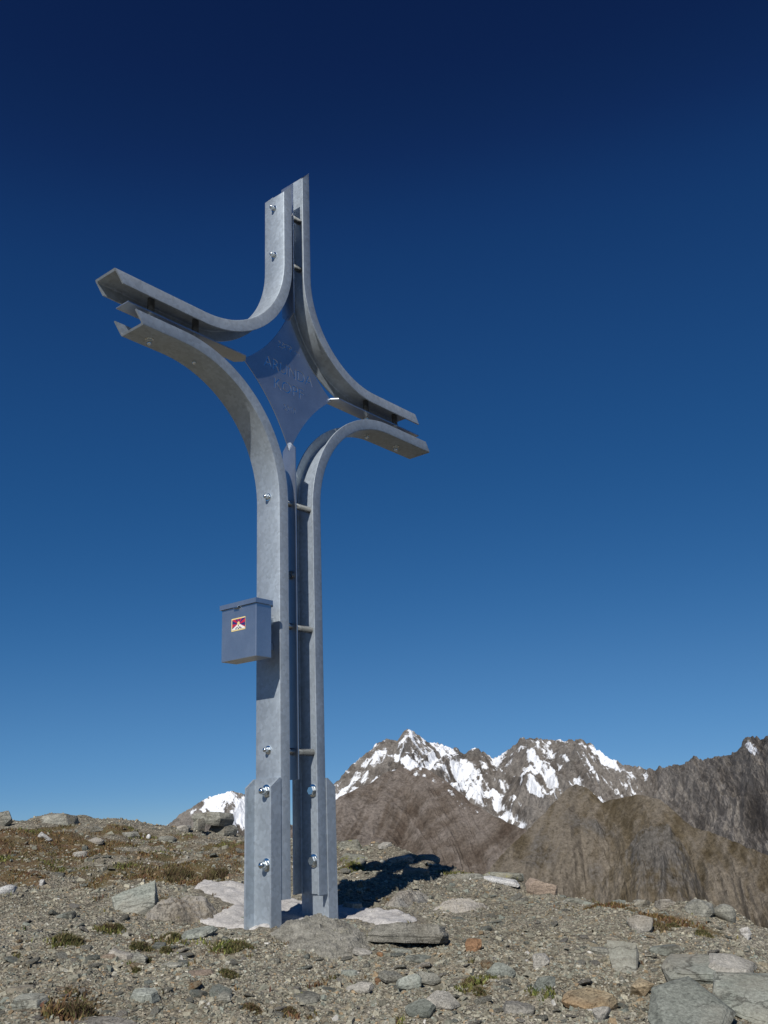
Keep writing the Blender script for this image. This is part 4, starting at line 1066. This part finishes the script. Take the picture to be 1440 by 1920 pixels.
colr = (pal[ci] * np.array([[1.12, 1.12, 1.10]])) * r3.uniform(.72, 1.32, n)[:, None] * (1 + .25 * fbm(xs_ * 1.6, ys_ * 1.6, 3, 66))[:, None]
colr = np.repeat(colr[:, None, :], 2 * nv, 1).reshape(-1, 3)
Fg = (TF[None] + (np.arange(n) * 2 * nv)[:, None, None]).reshape(-1, 3)
gv = link('gravel', np_mesh('gravel', P.reshape(-1, 3), Fg, M_GRAVEL, False, col=colr))
tag(gv, 'grey-brown gravel of small broken schist chips covering the summit', 'gravel', kind='stuff')

# ------------------------------------------------------------------ low alpine vegetation
LEAFC = np.array([(.10, .075, .042), (.135, .095, .05), (.09, .09, .032), (.15, .13, .055), (.085, .05, .037), (.22, .185, .10), (.05, .058, .022)])
def blades(x, y, z, h, wd, seed, colmix, lean=.7):
    r = np.random.default_rng(seed); n = len(x)
    a = r.uniform(0, 6.28, n); l = r.uniform(0, lean, n) * h; b = r.uniform(0, 6.28, n)
    ca, sa = np.cos(a) * wd / 2, np.sin(a) * wd / 2
    p0 = np.stack([x - ca, y - sa, z - .004], -1); p1 = np.stack([x + ca, y + sa, z - .004], -1)
    mx, my = x + np.cos(b) * l * .35, y + np.sin(b) * l * .35
    p2 = np.stack([mx + ca * .8, my + sa * .8, z + h * .55], -1); p3 = np.stack([mx - ca * .8, my - sa * .8, z + h * .55], -1)
    p4 = np.stack([x + np.cos(b) * l, y + np.sin(b) * l, z + h * .95], -1)
    V = np.stack([p0, p1, p2, p3, p4], 1).reshape(-1, 3)
    i = np.arange(n) * 5
    Fc = np.concatenate([np.stack([i, i + 1, i + 2], -1), np.stack([i, i + 2, i + 3], -1), np.stack([i + 3, i + 2, i + 4], -1)])
    c = LEAFC[r.choice(len(LEAFC), size=n, p=colmix)] * r.uniform(.7, 1.35, n)[:, None]
    return V, Fc, np.repeat(c, 5, 0)
r4 = np.random.default_rng(77)
n = 800000
d = 2.3 * (10 / 2.3) ** r4.uniform(0, 1, n); az = r4.uniform(-.52, .52, n)
x = CAM[0] + d * (fw2[0] * np.cos(az) + rt2[0] * np.sin(az)); y = CAM[1] + d * (fw2[1] * np.cos(az) + rt2[1] * np.sin(az))
ok = (d < np.interp(az, rimaz, rimd) + .2) & (veg_mask(x, y) + .95 * fbm(x * 11, y * 11, 4, 55, .6) > .74 + r4.uniform(-.22, .22, n))
x, y, d = x[ok][:150000], y[ok][:150000], d[ok][:150000]
V, Fc, c = blades(x, y, ground_z(x, y), r4.uniform(.005, .020, len(x)), r4.uniform(.003, .008, len(x)), 1, [.2, .2, .14, .16, .14, .08, .08], 1.1)
# turf hue drifts from patch to patch: rust, straw, olive
hue = fbm(x * 1.3, y * 1.3, 3, 12)
tint = np.where(hue[:, None] > .12, np.array([[1.12, .92, .85]]), np.where(hue[:, None] < -.08, np.array([[.95, 1.2, .75]]), np.array([[1, 1, 1]])))
c = c * np.repeat(tint, 5, 0)
tf = link('alpine_turf', np_mesh('alpine_turf', V, Fc, M_LEAF, False, col=c))
tag(tf, 'low rust-brown and olive alpine turf matting the slope', 'turf', kind='stuff')

TUFTS = [(132, 1770, 54, 22, 'dark green tuft in the gravel below the dusty hump', 1), (150, 1908, 60, 34, 'large brown and green tuft low on the near slope', 0), (202, 1746, 34, 16, 'reddish tuft beside a green one on the near slope', 0), (222, 1742, 22, 12, 'small green tuft next to the reddish one', 1),
         (262, 1780, 40, 16, 'olive tuft by the dark stone on the near slope', 1), (311, 1786, 24, 12, 'small round green tuft on the near slope', 1), (276, 1804, 16, 12, 'green tuft growing beside the dark stone', 1), (254, 1823, 24, 10, 'green tuft under the pale flakes', 1),
         (322, 1760, 36, 14, 'green tuft against the tilted slate slab', 1), (428, 1830, 36, 10, 'flat green tuft below the mortar', 1), (445, 1778, 56, 12, 'spreading olive tuft in front of the mortar', 1), (898, 1864, 22, 14, 'small green tuft right of the broken slates', 1), (880, 1850, 40, 12, 'thin brown tuft right of the broken slates', 0),
         (475, 1894, 34, 14, 'brown withered tuft at the lower edge of the slope', 0), (405, 1648, 44, 24, 'dark heather clump on the turf behind the mortar', 0), (330, 1650, 60, 24, 'broad dark red heather clump on the turf', 0), (1225, 1732, 60, 12, 'orange-brown turf cushion on the rim', 0), (1262, 1738, 34, 10, 'green turf cushion next to the orange one on the rim', 1),
         (1318, 1752, 30, 10, 'small olive tuft by the white upright stone', 1), (545, 1898, 26, 10, 'small brown tuft near the flat bluish stone', 0)]
for i, (px, py, wp, hp, lab, green) in enumerate(TUFTS):
    p = hit(px, py); k = mpp(p); r = np.random.default_rng(300 + i)
    n = int(500 + wp * 16)
    rad = wp * k / 2; rr_ = rad * np.sqrt(r.uniform(0, 1, n)); th = r.uniform(0, 6.28, n)
    rr_ = rr_ * (1 + .35 * np.sin(th * 3 + i))
    xx, yy = rr_ * np.cos(th), rr_ * np.sin(th)
    zz = ground_z(xx + p[0], yy + p[1]) - p[2]
    hh = hp * k * r.uniform(.35, 1.0, n) * (1 - .5 * (rr_ / rad) ** 2).clip(.25)
    mix = [.10, .06, .28, .16, .04, .06, .30] if green else [.26, .2, .1, .12, .2, .06, .06]
    V, Fc, c = blades(xx, yy, zz, hh, r.uniform(.0016, .0045, n), 600 + i, mix, .9)
    o = link('grass_tuft', np_mesh('grass_tuft', V, Fc, M_LEAF, False, col=c), loc=p)
    tag(o, lab, 'tuft', 'tufts of alpine plants')
